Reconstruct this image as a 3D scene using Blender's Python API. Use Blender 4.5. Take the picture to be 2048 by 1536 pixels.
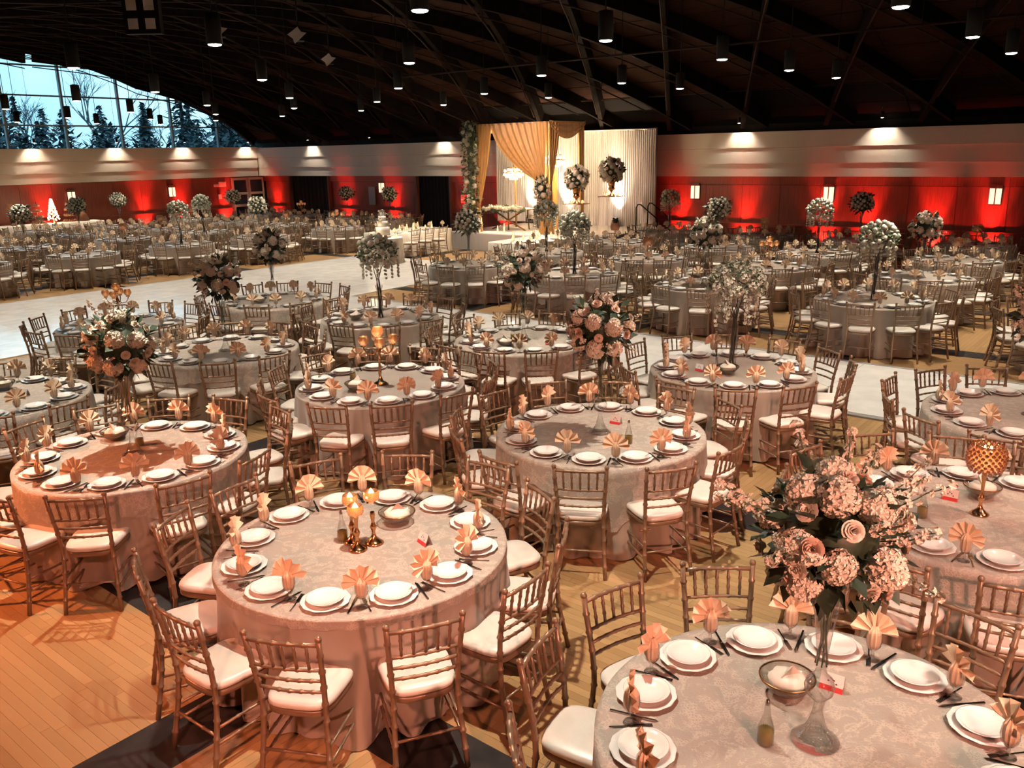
import bpy, math, random
import numpy as np
from mathutils import Matrix, Vector

for _o in list(bpy.data.objects):
    bpy.data.objects.remove(_o, do_unlink=True)
SC = bpy.context.scene
COL = SC.collection
PI = math.pi
random.seed(7)
rnd = random.random
def uni(a, b): return a + (b - a) * random.random()

# ------------------------------------------------------------------ camera
CAM_H = 3.18
YAW, PITCH, ROLL, FPX = math.radians(-39.085), math.radians(15.261), math.radians(-1.122), 1690.0
_f = Vector((math.sin(YAW) * math.cos(PITCH), math.cos(YAW) * math.cos(PITCH), -math.sin(PITCH)))
_r0 = Vector((math.cos(YAW), -math.sin(YAW), 0)); _u0 = _r0.cross(_f)
_r = math.cos(ROLL) * _r0 + math.sin(ROLL) * _u0
_u = -math.sin(ROLL) * _r0 + math.cos(ROLL) * _u0
cam_d = bpy.data.cameras.new('camera'); cam = bpy.data.objects.new('camera', cam_d); COL.objects.link(cam)
cam_d.sensor_fit = 'HORIZONTAL'; cam_d.sensor_width = 36.0; cam_d.lens = 36.0 * FPX / 2048.0
cam_d.clip_start = 0.05; cam_d.clip_end = 400
cam.matrix_world = Matrix(((_r.x, _u.x, -_f.x, 0), (_r.y, _u.y, -_f.y, 0), (_r.z, _u.z, -_f.z, CAM_H), (0, 0, 0, 1)))
SC.camera = cam
def project(p):
    d = Vector(p) - Vector((0, 0, CAM_H)); z = d.dot(_f)
    if z < 0.05: return (-9999, -9999, z)
    return (1024 + FPX * d.dot(_r) / z, 768 - FPX * d.dot(_u) / z, z)

# ------------------------------------------------------------------ world, exposure, large lights
VS = SC.view_settings
VS.view_transform = 'Standard'; VS.look = 'None'; VS.gamma = 1.0; VS.use_curve_mapping = False
VS.exposure = 0.0
CY = SC.cycles                              # shorter light paths: the hall is diffuse and lit by many small lamps
CY.max_bounces = 5; CY.diffuse_bounces = 3; CY.glossy_bounces = 2; CY.transmission_bounces = 3; CY.transparent_max_bounces = 8
CY.caustics_reflective = False; CY.caustics_refractive = False; CY.use_adaptive_sampling = True; CY.adaptive_threshold = 0.25; CY.adaptive_min_samples = 20; CY.sample_clamp_indirect = 4.0
W = bpy.data.worlds.new('dusk_sky'); SC.world = W; W.use_nodes = True
_nt = W.node_tree; _bg = _nt.nodes['Background']
_tc = _nt.nodes.new('ShaderNodeTexCoord'); _no = _nt.nodes.new('ShaderNodeTexNoise'); _cr = _nt.nodes.new('ShaderNodeValToRGB')
_no.inputs['Scale'].default_value = 5.0; _no.inputs['Detail'].default_value = 5.0
_cr.color_ramp.elements[0].position = 0.36; _cr.color_ramp.elements[0].color = (0.22, 0.50, 0.68, 1)
_cr.color_ramp.elements[1].position = 0.60; _cr.color_ramp.elements[1].color = (0.55, 0.86, 0.95, 1)
_nt.links.new(_tc.outputs['Generated'], _no.inputs['Vector']); _nt.links.new(_no.outputs['Fac'], _cr.inputs['Fac'])
_nt.links.new(_cr.outputs['Color'], _bg.inputs['Color']); _bg.inputs['Strength'].default_value = 2.0

def aim(o, target):
    d = Vector(target) - o.location
    o.rotation_euler = d.to_track_quat('-Z', 'Y').to_euler()
def spot(name, loc, target, power, color, size=60, blend=0.6, radius=0.06):
    l = bpy.data.lights.new(name, 'SPOT'); l.energy = power; l.color = color
    l.spot_size = math.radians(size); l.spot_blend = blend; l.shadow_soft_size = radius
    o = bpy.data.objects.new(name, l); COL.objects.link(o); o.location = loc; aim(o, target); return o
def point(name, loc, power, color, radius=0.05):
    l = bpy.data.lights.new(name, 'POINT'); l.energy = power; l.color = color; l.shadow_soft_size = radius
    o = bpy.data.objects.new(name, l); COL.objects.link(o); o.location = loc; return o
# coloured party washes hung under the roof on the balcony side of the hall
P_PEND, P_BAND, P_RED = 1050.0, 170.0, 700.0
C_PEND = (1.0, 0.875, 0.715)
spot('wash_light', (-9.2, -0.2, 3.5), (-5.9, 1.8, 0.1), 1800, (1.0, 0.27, 0.10), 78, 0.9, 0.10)
spot('wash_light', (-1.8, -0.3, 3.4), (-4.2, 2.5, 0.3), 620, (1.0, 0.34, 0.22), 58, 0.9, 0.10)
spot('wash_light', (3.0, 0.2, 3.4), (-0.3, 4.0, 0.5), 1600, (1.0, 0.38, 0.27), 86, 0.9, 0.10)
spot('wash_light', (4.2, 6.5, 5.2), (-0.2, 6.6, 0.6), 1300, (1.0, 0.32, 0.22), 58, 0.9, 0.10)

# ------------------------------------------------------------------ materials
def mat(name, color, rough=0.5, metal=0.0, **k):
    m = bpy.data.materials.new(name); m.use_nodes = True
    b = m.node_tree.nodes['Principled BSDF']
    b.inputs['Base Color'].default_value = (*color, 1); b.inputs['Roughness'].default_value = rough
    b.inputs['Metallic'].default_value = metal
    if 'emit' in k:
        b.inputs['Emission Color'].default_value = (*k['emit'], 1); b.inputs['Emission Strength'].default_value = k.get('es', 1.0)
    if 'sheen' in k: b.inputs['Sheen Weight'].default_value = k['sheen']
    if 'spec' in k: b.inputs['Specular IOR Level'].default_value = k['spec']
    if 'coat' in k: b.inputs['Coat Weight'].default_value = k['coat']
    if 'sss' in k: b.inputs['Subsurface Weight'].default_value = k['sss']
    return m
def nodes(m): return m.node_tree.nodes, m.node_tree.links, m.node_tree.nodes['Principled BSDF']
def noise_var(m, c1, c2, scale=8.0, detail=4.0, stretch=None, p0=0.35, p1=0.65, bump=0.0, bscale=None):
    N, L, b = nodes(m)
    tc = N.new('ShaderNodeTexCoord'); no = N.new('ShaderNodeTexNoise'); cr = N.new('ShaderNodeValToRGB')
    no.inputs['Scale'].default_value = scale; no.inputs['Detail'].default_value = detail
    if stretch:
        mp = N.new('ShaderNodeMapping'); mp.inputs['Scale'].default_value = stretch
        L.new(tc.outputs['Object'], mp.inputs['Vector']); L.new(mp.outputs['Vector'], no.inputs['Vector'])
    else: L.new(tc.outputs['Object'], no.inputs['Vector'])
    cr.color_ramp.elements[0].position = p0; cr.color_ramp.elements[0].color = (*c1, 1)
    cr.color_ramp.elements[1].position = p1; cr.color_ramp.elements[1].color = (*c2, 1)
    L.new(no.outputs['Fac'], cr.inputs['Fac']); L.new(cr.outputs['Color'], b.inputs['Base Color'])
    if bump:
        bp = N.new('ShaderNodeBump'); bp.inputs['Strength'].default_value = bump; bp.inputs['Distance'].default_value = 0.01
        L.new(no.outputs['Fac'], bp.inputs['Height']); L.new(bp.outputs['Normal'], b.inputs['Normal'])
    return m
def clear_glass(name, tint=(1, 1, 1), gloss=0.35, base=0.04):
    m = bpy.data.materials.new(name); m.use_nodes = True
    N, L = m.node_tree.nodes, m.node_tree.links; N.clear()
    out = N.new('ShaderNodeOutputMaterial'); mix = N.new('ShaderNodeMixShader'); tr = N.new('ShaderNodeBsdfTransparent'); gl = N.new('ShaderNodeBsdfGlossy')
    lw = N.new('ShaderNodeLayerWeight'); mr = N.new('ShaderNodeMapRange')
    tr.inputs['Color'].default_value = (*tint, 1); gl.inputs['Roughness'].default_value = 0.04
    lw.inputs['Blend'].default_value = 0.35
    mr.inputs['To Min'].default_value = base; mr.inputs['To Max'].default_value = gloss
    L.new(lw.outputs['Facing'], mr.inputs['Value']); L.new(mr.outputs['Result'], mix.inputs['Fac'])
    L.new(tr.outputs[0], mix.inputs[1]); L.new(gl.outputs[0], mix.inputs[2]); L.new(mix.outputs[0], out.inputs['Surface'])
    return m
def board_mat(name, c1, c2, c3, rough, coat=0.0):
    """wood whose tone changes from board to board (object random + a per-face attribute for joined boards)"""
    m = mat(name, c2, rough, coat=coat); N, L, b = nodes(m)
    oi = N.new('ShaderNodeObjectInfo'); at = N.new('ShaderNodeAttribute'); at.attribute_name = 'tone'
    ad = N.new('ShaderNodeMath'); ad.operation = 'ADD'; fr = N.new('ShaderNodeMath'); fr.operation = 'FRACT'
    L.new(oi.outputs['Random'], ad.inputs[0]); L.new(at.outputs['Fac'], ad.inputs[1]); L.new(ad.outputs[0], fr.inputs[0])
    tc = N.new('ShaderNodeTexCoord'); mp = N.new('ShaderNodeMapping'); mp.inputs['Scale'].default_value = (2.2, 30, 30)
    no = N.new('ShaderNodeTexNoise'); no.inputs['Scale'].default_value = 1.0; no.inputs['Detail'].default_value = 4
    L.new(tc.outputs['Object'], mp.inputs['Vector']); L.new(mp.outputs['Vector'], no.inputs['Vector'])
    mx = N.new('ShaderNodeMath'); mx.operation = 'MULTIPLY_ADD'; mx.inputs[1].default_value = 0.45
    mu = N.new('ShaderNodeMath'); mu.operation = 'MULTIPLY'; mu.inputs[1].default_value = 0.75
    L.new(fr.outputs[0], mu.inputs[0]); L.new(no.outputs['Fac'], mx.inputs[0]); L.new(mu.outputs[0], mx.inputs[2])
    cr = N.new('ShaderNodeValToRGB'); e = cr.color_ramp.elements
    e[0].position = 0.2; e[0].color = (*c1, 1); e[1].position = 0.95; e[1].color = (*c3, 1); k = e.new(0.55); k.color = (*c2, 1)
    L.new(mx.outputs[0], cr.inputs['Fac']); L.new(cr.outputs['Color'], b.inputs['Base Color'])
    return m

M = {}
M['floor'] = board_mat('maple_boards', (0.30, 0.178, 0.074), (0.35, 0.212, 0.092), (0.40, 0.25, 0.114), 0.34, 0.15)
M['ebony'] = noise_var(mat('black_stained_wood', (0.02, 0.017, 0.016), 0.5, spec=0.2), (0.016, 0.014, 0.014), (0.032, 0.027, 0.025), 6, 4)
M['dance'] = noise_var(mat('white_dance_vinyl', (0.8, 0.79, 0.75), 0.16, coat=0.3), (0.70, 0.68, 0.64), (0.82, 0.80, 0.76), 2.5, 6)
M['band'] = mat('ivory_painted_plaster', (0.76, 0.68, 0.60), 0.7)
M['cherry'] = noise_var(mat('cherry_veneer', (0.3, 0.1, 0.06), 0.42), (0.20, 0.050, 0.036), (0.32, 0.080, 0.056), 3, 5, (14, 14, 0.5))
M['darkwood'] = noise_var(mat('dark_mahogany', (0.12, 0.04, 0.03), 0.4), (0.09, 0.03, 0.022), (0.15, 0.05, 0.036), 3, 4, (14, 14, 0.5))
M['black'] = mat('black_paint', (0.006, 0.0055, 0.005), 0.7, spec=0.2)
M['blackmetal'] = mat('black_metal', (0.008, 0.0075, 0.007), 0.7, 0.0, spec=0.15)
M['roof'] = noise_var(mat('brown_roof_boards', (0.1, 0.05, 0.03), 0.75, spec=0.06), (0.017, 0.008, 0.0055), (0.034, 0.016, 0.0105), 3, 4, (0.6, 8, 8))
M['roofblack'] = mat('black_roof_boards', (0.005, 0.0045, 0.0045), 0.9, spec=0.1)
M['beam'] = noise_var(mat('dark_stained_timber', (0.02, 0.013, 0.01), 0.75, spec=0.06), (0.004, 0.003, 0.0025), (0.009, 0.006, 0.005), 5, 3)
M['rod'] = mat('dull_brown_steel', (0.022, 0.013, 0.010), 0.6, 0.0, spec=0.06)
M['lens'] = mat('lit_lamp_lens', (1, 1, 1), 0.4, emit=(1.0, 0.93, 0.82), es=14.0)
M['sconce'] = mat('lit_sconce_glass', (1, 0.9, 0.75), 0.4, emit=(1.0, 0.74, 0.48), es=1.5)
M['mullion'] = mat('grey_blue_aluminium', (0.20, 0.24, 0.28), 0.45, 0.3)
M['pane'] = clear_glass('window_glass', (0.86, 0.93, 0.97), 0.30, 0.03)
M['glass'] = clear_glass('crystal_glass', (0.965, 0.97, 0.965), 0.85, 0.07)
M['gold'] = mat('gold_chair_lacquer', (0.265, 0.172, 0.108), 0.34, 0.4)
M['goldmetal'] = mat('polished_gold', (0.75, 0.42, 0.20), 0.18, 1.0)
M['darkgold'] = mat('dark_antique_gold', (0.30, 0.17, 0.07), 0.3, 0.9)
def mercury_mat(name, tint):
    m = clear_glass(name, tint, 0.8, 0.30); N, L = m.node_tree.nodes, m.node_tree.links
    mix = next(n for n in N if n.type == 'MIX_SHADER'); tr = next(n for n in N if n.type == 'BSDF_TRANSPARENT'); tl = N.new('ShaderNodeBsdfTranslucent'); tl.inputs['Color'].default_value = (0.9, 0.46, 0.24, 1)
    m2 = N.new('ShaderNodeMixShader'); no = N.new('ShaderNodeTexVoronoi'); no.inputs['Scale'].default_value = 120; mr = N.new('ShaderNodeMapRange'); mr.inputs['To Min'].default_value = 0.35; mr.inputs['To Max'].default_value = 0.95; mr.inputs['From Max'].default_value = 0.6
    tc = N.new('ShaderNodeTexCoord'); L.new(tc.outputs['Object'], no.inputs['Vector']); L.new(no.outputs['Distance'], mr.inputs['Value']); L.new(mr.outputs['Result'], m2.inputs['Fac'])
    L.new(tr.outputs[0], m2.inputs[1]); L.new(tl.outputs[0], m2.inputs[2]); L.new(m2.outputs[0], mix.inputs[1]); return m
M['mercury'] = mercury_mat('amber_mercury_glass', (1.0, 0.82, 0.66))
M['flame'] = mat('candle_flame', (1, 0.7, 0.3), 0.5, emit=(1.0, 0.58, 0.22), es=4.0)
M['wax'] = mat('candle_wax', (0.9, 0.8, 0.62), 0.5, emit=(1.0, 0.62, 0.28), es=1.6)
M['cushion'] = noise_var(mat('ivory_satin_cushion', (0.8, 0.74, 0.66), 0.35, sheen=0.3), (0.62, 0.56, 0.49), (0.70, 0.64, 0.57), 5, 3, bump=0.06)
M['satin'] = noise_var(mat('champagne_satin', (0.5, 0.42, 0.34), 0.32, sheen=0.25), (0.31, 0.255, 0.207), (0.38, 0.315, 0.255), 3, 5, (1, 1, 0.5), bump=0.05)
M['greysatin'] = noise_var(mat('taupe_satin', (0.4, 0.34, 0.29), 0.36, sheen=0.25), (0.28, 0.24, 0.205), (0.34, 0.295, 0.25), 3, 5, (1, 1, 0.5), bump=0.05)
M['ivorycloth'] = noise_var(mat('ivory_linen', (0.75, 0.7, 0.6), 0.6), (0.66, 0.60, 0.50), (0.78, 0.72, 0.62), 5, 4, bump=0.08)
def lace_mat():
    m = mat('ivory_embroidered_lace', (0.5, 0.43, 0.36), 0.55); N, L, b = nodes(m)
    tc = N.new('ShaderNodeTexCoord'); v1 = N.new('ShaderNodeTexVoronoi'); v1.feature = 'DISTANCE_TO_EDGE'; v1.inputs['Scale'].default_value = 62
    no = N.new('ShaderNodeTexNoise'); no.inputs['Scale'].default_value = 8; no.inputs['Detail'].default_value = 4; no.inputs['Distortion'].default_value = 2.2
    L.new(tc.outputs['Object'], v1.inputs['Vector']); L.new(tc.outputs['Object'], no.inputs['Vector'])
    c1 = N.new('ShaderNodeMapRange'); c1.inputs['From Max'].default_value = 0.25; c1.inputs['To Min'].default_value = 1.0; c1.inputs['To Max'].default_value = 0.25; L.new(v1.outputs['Distance'], c1.inputs['Value'])
    c2 = N.new('ShaderNodeMapRange'); c2.inputs['From Min'].default_value = 0.47; c2.inputs['From Max'].default_value = 0.56; c2.inputs['To Min'].default_value = 0.18; L.new(no.outputs['Fac'], c2.inputs['Value'])
    mu = N.new('ShaderNodeMath'); mu.operation = 'MULTIPLY'; L.new(c1.outputs['Result'], mu.inputs[0]); L.new(c2.outputs['Result'], mu.inputs[1])
    mix = N.new('ShaderNodeMix'); mix.data_type = 'RGBA'
    mix.inputs[6].default_value = (0.335, 0.285, 0.24, 1); mix.inputs[7].default_value = (0.49, 0.425, 0.355, 1)
    L.new(mu.outputs[0], mix.inputs[0]); L.new(mix.outputs[2], b.inputs['Base Color'])
    bp = N.new('ShaderNodeBump'); bp.inputs['Strength'].default_value = 0.5; bp.inputs['Distance'].default_value = 0.004
    L.new(mu.outputs[0], bp.inputs['Height']); L.new(bp.outputs['Normal'], b.inputs['Normal'])
    return m
M['lace'] = lace_mat()
M['china'] = mat('white_china', (0.80, 0.78, 0.74), 0.12, coat=0.4)
M['napkin'] = noise_var(mat('peach_linen', (0.85, 0.55, 0.3), 0.65, sheen=0.2), (0.80, 0.60, 0.40), (0.87, 0.68, 0.47), 6, 3)
M['steel'] = mat('dark_polished_steel', (0.50, 0.47, 0.44), 0.2, 1.0)
M['oil'] = mat('olive_oil', (0.20, 0.145, 0.02), 0.1)
M['card'] = mat('white_card', (0.8, 0.76, 0.72), 0.6)
M['cardred'] = mat('red_card_print', (0.62, 0.05, 0.05), 0.6)
M['ink'] = mat('dark_red_ink', (0.10, 0.015, 0.02), 0.6)
M['bread'] = noise_var(mat('golden_bread', (0.6, 0.4, 0.18), 0.7), (0.5, 0.3, 0.12), (0.72, 0.52, 0.28), 14, 4)
M['rose'] = mat('ivory_rose_petal', (0.82, 0.73, 0.60), 0.55, sss=0.0)
M['rosepink'] = mat('blush_rose_petal', (0.80, 0.60, 0.47), 0.55)
M['hydra'] = mat('cream_hydrangea_petal', (0.84, 0.78, 0.64), 0.6)
M['orchid'] = mat('white_orchid_petal', (0.72, 0.72, 0.60), 0.55)
M['leaf'] = noise_var(mat('dark_green_leaf', (0.03, 0.06, 0.03), 0.5), (0.016, 0.030, 0.016), (0.045, 0.075, 0.038), 12, 3)
M['paleleaf'] = noise_var(mat('grey_green_leaf', (0.12, 0.16, 0.09), 0.55), (0.08, 0.12, 0.06), (0.18, 0.22, 0.13), 12, 3)
M['stem'] = mat('dark_branch_bark', (0.06, 0.05, 0.035), 0.7)
M['whitedrape'] = noise_var(mat('white_sheer_drape', (0.8, 0.76, 0.74), 0.6), (0.72, 0.68, 0.66), (0.82, 0.78, 0.75), 3, 3, (6, 6, 0.3))
M['golddrape'] = noise_var(mat('gold_satin_drape', (0.6, 0.33, 0.09), 0.38, sheen=0.2), (0.50, 0.27, 0.08), (0.66, 0.38, 0.12), 3, 3, (6, 6, 0.3))
M['skirt'] = mat('grey_stage_skirt', (0.40, 0.38, 0.36), 0.75)
M['stagetop'] = mat('white_stage_floor', (0.75, 0.70, 0.66), 0.4)
M['crystal'] = mat('lit_crystal', (1, 0.9, 0.7), 0.2, emit=(1.0, 0.74, 0.42), es=9.0)
M['glowred'] = mat('glowing_red', (0.8, 0.1, 0.08), 0.5, emit=(1, 0.12, 0.08), es=0.5)
M['plastic'] = mat('white_plastic', (0.75, 0.72, 0.7), 0.5)
M['greymetal'] = mat('grey_metal', (0.35, 0.34, 0.34), 0.45, 0.4)
M['conifer'] = noise_var(mat('dark_conifer', (0.03, 0.06, 0.07), 0.9), (0.035, 0.065, 0.08), (0.08, 0.13, 0.15), 3, 4)
M['bark'] = mat('grey_bark', (0.12, 0.14, 0.15), 0.9)
M['earth'] = noise_var(mat('dark_grass', (0.03, 0.05, 0.05), 0.95), (0.02, 0.035, 0.035), (0.05, 0.07, 0.065), 0.5, 4)
M['choc'] = mat('brown_sweets', (0.18, 0.07, 0.03), 0.5)
M['redlamp'] = mat('lit_red_lens', (1, 0.1, 0.05), 0.4, emit=(1.0, 0.06, 0.03), es=0.8)

# ------------------------------------------------------------------ mesh helpers
class MB:
    def __init__(self): self.v = []; self.f = []; self.s = []; self.m = []
    def add(self, vs, fs, smooth=True, T=None, mi=0):
        o = len(self.v)
        if T is not None: vs = [T @ Vector(p) for p in vs]
        self.v.extend([tuple(p) for p in vs])
        self.f.extend([tuple(i + o for i in q) for q in fs]); self.s.extend([smooth] * len(fs)); self.m.extend([mi] * len(fs))
        return self
    def box(self, c, s, T=None, mi=0):
        x, y, z = c; a, b, d = s[0] / 2, s[1] / 2, s[2] / 2
        vs = [(x + i * a, y + j * b, z + k * d) for k in (-1, 1) for j in (-1, 1) for i in (-1, 1)]
        return self.add(vs, [(0, 2, 3, 1), (4, 5, 7, 6), (0, 1, 5, 4), (2, 6, 7, 3), (0, 4, 6, 2), (1, 3, 7, 5)], False, T, mi)
    def lathe(self, prof, seg=16, T=None, fn=None, smooth=True, mi=0, capb=False, capt=False):
        vs = []; fs = []; n = len(prof)
        for (r, z) in prof:
            for k in range(seg):
                a = 2 * PI * k / seg; rr = r * (fn(a, r, z) if fn else 1.0)
                vs.append((rr * math.cos(a), rr * math.sin(a), z))
        for i in range(n - 1):
            for k in range(seg):
                k2 = (k + 1) % seg
                fs.append((i * seg + k, i * seg + k2, (i + 1) * seg + k2, (i + 1) * seg + k))
        if capb: fs.append(tuple(reversed(range(seg))))
        if capt: fs.append(tuple((n - 1) * seg + k for k in range(seg)))
        return self.add(vs, fs, smooth, T, mi)
    def tube(self, path, rad, seg=8, T=None, caps=True, mi=0, smooth=True):
        P = [Vector(p) for p in path]; n = len(P)
        if not isinstance(rad, (list, tuple)): rad = [rad] * n
        vs = []; fs = []; ref = None
        for i in range(n):
            t = (P[min(i + 1, n - 1)] - P[max(i - 1, 0)])
            t = t.normalized() if t.length > 1e-9 else Vector((0, 0, 1))
            if ref is None:
                ref = Vector((1, 0, 0)) if abs(t.x) < 0.9 else Vector((0, 1, 0))
            u = (ref - t * ref.dot(t))
            u = u.normalized() if u.length > 1e-6 else t.orthogonal().normalized()
            w = t.cross(u); ref = u
            for k in range(seg):
                a = 2 * PI * k / seg
                vs.append(P[i] + rad[i] * (math.cos(a) * u + math.sin(a) * w))
        for i in range(n - 1):
            for k in range(seg):
                k2 = (k + 1) % seg; fs.append((i * seg + k, i * seg + k2, (i + 1) * seg + k2, (i + 1) * seg + k))
        if caps: fs.append(tuple(reversed(range(seg)))); fs.append(tuple((n - 1) * seg + k for k in range(seg)))
        return self.add(vs, fs, smooth, T, mi)
    def ball(self, c, r, seg=10, rings=6, T=None, sc=(1, 1, 1), jit=0.0, mi=0):
        vs = [(c[0], c[1], c[2] - r * sc[2])]; fs = []
        for i in range(1, rings):
            p = PI * i / rings
            for k in range(seg):
                a = 2 * PI * k / seg; j = 1 + jit * (rnd() - 0.5)
                vs.append((c[0] + r * sc[0] * j * math.sin(p) * math.cos(a), c[1] + r * sc[1] * j * math.sin(p) * math.sin(a), c[2] - r * sc[2] * j * math.cos(p)))
        vs.append((c[0], c[1], c[2] + r * sc[2])); last = len(vs) - 1
        for k in range(seg):
            k2 = (k + 1) % seg
            fs.append((0, 1 + k2, 1 + k)); fs.append((last, last - seg + k, last - seg + k2))
            for i in range(rings - 2):
                o = 1 + i * seg; fs.append((o + k, o + k2, o + seg + k2, o + seg + k))
        return self.add(vs, fs, True, T, mi)
    def grid(self, nu, nv, fn, smooth=True, T=None, mi=0):
        vs = [fn(i / nu, j / nv) for j in range(nv + 1) for i in range(nu + 1)]
        fs = [(j * (nu + 1) + i, j * (nu + 1) + i + 1, (j + 1) * (nu + 1) + i + 1, (j + 1) * (nu + 1) + i) for j in range(nv) for i in range(nu)]
        return self.add(vs, fs, smooth, T, mi)
    def mesh(self, name, m):
        me = bpy.data.meshes.new(name); me.from_pydata(self.v, [], self.f)
        for q in (m if isinstance(m, (list, tuple)) else [m]): me.materials.append(q)
        me.polygons.foreach_set('use_smooth', self.s)
        if any(self.m): me.polygons.foreach_set('material_index', self.m)
        me.update(); return me

def obj(name, me, parent=None, loc=None, rz=None, rot=None, sc=None, mw=None, **props):
    o = bpy.data.objects.new(name, me); COL.objects.link(o)
    if parent is not None: o.parent = parent
    if mw is not None: o.matrix_local = mw
    if loc is not None: o.location = loc
    if rz is not None: o.rotation_euler = (0, 0, rz)
    if rot is not None: o.rotation_euler = rot
    if sc is not None: o.scale = (sc, sc, sc) if not isinstance(sc, (tuple, list)) else sc
    for k, v in props.items(): o[k] = v
    return o
def thing(name, label, cat, loc=(0, 0, 0), rz=0.0, group=None, me=None, rot=None, sc=None):
    o = obj(name, me, None, loc, rz, rot, sc, label=label, category=cat)
    if group: o['group'] = group
    return o
def struct(name, me=None, loc=None, label=None):
    o = obj(name, me, None, loc); o['kind'] = 'structure'
    if label: o['label'] = label
    return o
def joined(name, me, mats4, mm, tones=None):
    """one mesh of many placed copies, for what lies past the limit of separate things"""
    nv = len(me.vertices); co = np.empty(nv * 3); me.vertices.foreach_get('co', co); co = co.reshape(-1, 3)
    nl = len(me.loops); li = np.empty(nl, dtype=np.int64); me.loops.foreach_get('vertex_index', li)
    npoly = len(me.polygons); ls = np.empty(npoly, dtype=np.int64); lt = np.empty(npoly, dtype=np.int64); mi = np.empty(npoly, dtype=np.int32); sm = np.empty(npoly, dtype=bool)
    me.polygons.foreach_get('loop_start', ls); me.polygons.foreach_get('loop_total', lt); me.polygons.foreach_get('material_index', mi); me.polygons.foreach_get('use_smooth', sm)
    k = len(mats4); A = np.array([[list(r) for r in T] for T in mats4])
    V = np.einsum('kij,nj->kni', A[:, :3, :3], co) + A[:, None, :3, 3]
    out = bpy.data.meshes.new(name); out.vertices.add(nv * k); out.loops.add(nl * k); out.polygons.add(npoly * k)
    out.vertices.foreach_set('co', V.reshape(-1))
    out.loops.foreach_set('vertex_index', (li[None, :] + (np.arange(k) * nv)[:, None]).reshape(-1).astype(np.int32))
    out.polygons.foreach_set('loop_start', (ls[None, :] + (np.arange(k) * nl)[:, None]).reshape(-1).astype(np.int32))
    out.polygons.foreach_set('material_index', np.tile(mi, k)); out.polygons.foreach_set('use_smooth', np.tile(sm, k))
    for q in mm: out.materials.append(q)
    if tones is not None:
        at = out.attributes.new('tone', 'FLOAT', 'FACE'); at.data.foreach_set('value', np.repeat(np.array(tones, dtype=np.float32), npoly))
    out.update(calc_edges=True); out.validate(); return out
def TR(x, y, z, rz=0.0, s=1.0):
    return Matrix.Translation((x, y, z)) @ Matrix.Rotation(rz, 4, 'Z') @ Matrix.Scale(s, 4)
def unitbox(): return MB().box((0, 0, 0), (1, 1, 1))

# ================================================================== THE SETTING
XW, YB = -38.75, 27.2                       # window wall plane, back wall plane
XR, YN = 14.0, -0.6                         # far end and balcony side, behind the camera
YC, ZA, RV = 13.5, 7.65, 27.6               # barrel vault: axis, apex, radius
def vault(y): return ZA - RV + math.sqrt(max(RV * RV - (y - YC) ** 2, 0))
SX = [-0.25 - 3.88 * k for k in range(-4, 11)]      # dark floor strips, across and along
SY = [2.79 + 3.91 * j for j in range(-1, 7)]
SWD = 0.44

floor = struct('floor', MB().box(((XW + XR) / 2, (YB + YN) / 2, -0.07), (XR - XW + 0.6, YB - YN + 0.6, 0.08)).mesh('subfloor', M['ebony']), label='maple and black strip hall floor')
def far_board_mat(name, along_x):
    m = mat(name, (0.45, 0.28, 0.12), 0.36, coat=0.12); N, L, b = nodes(m)
    tc = N.new('ShaderNodeTexCoord'); mp = N.new('ShaderNodeMapping'); mp.inputs['Rotation'].default_value = (0, 0, 0 if along_x else PI / 2)
    br = N.new('ShaderNodeTexBrick'); br.inputs['Scale'].default_value = 1.0; br.inputs['Brick Width'].default_value = 1.3; br.inputs['Row Height'].default_value = 0.062
    br.inputs['Mortar Size'].default_value = 0.002; br.inputs['Color1'].default_value = (0.31, 0.178, 0.073, 1); br.inputs['Color2'].default_value = (0.39, 0.235, 0.104, 1)
    br.inputs['Mortar'].default_value = (0.16, 0.08, 0.035, 1)
    L.new(tc.outputs['Object'], mp.inputs['Vector']); L.new(mp.outputs['Vector'], br.inputs['Vector']); L.new(br.outputs['Color'], b.inputs['Base Color']); return m
FA, FB = far_board_mat('maple_floor_panel', True), far_board_mat('maple_floor_panel_turned', False)
strip_me = {}
def strip(sx, sy):
    k = (round(sx, 3), round(sy, 3))
    if k not in strip_me: strip_me[k] = MB().box((0, 0, -0.0125), (sx, sy, 0.025)).mesh('floor_strip', M['ebony'])
    return strip_me[k]
ylo, yhi = YN, YB
for x in SX:
    if XW < x < XR: obj('floor_strip', strip(SWD, yhi - ylo), floor, (x, (yhi + ylo) / 2, 0))
for y in SY:
    if not (ylo < y < yhi): continue
    for a, b in zip(SX[:-1], SX[1:]):
        x0, x1 = max(b + SWD / 2, XW), min(a - SWD / 2, XR)
        if x1 > x0 + 0.02: obj('floor_strip', strip(x1 - x0, SWD), floor, ((x0 + x1) / 2, y, 0))
boards = []
ybounds = [ylo - SWD / 2] + [y for y in SY if ylo < y < yhi] + [yhi + SWD / 2]
panel_me = {}
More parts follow.
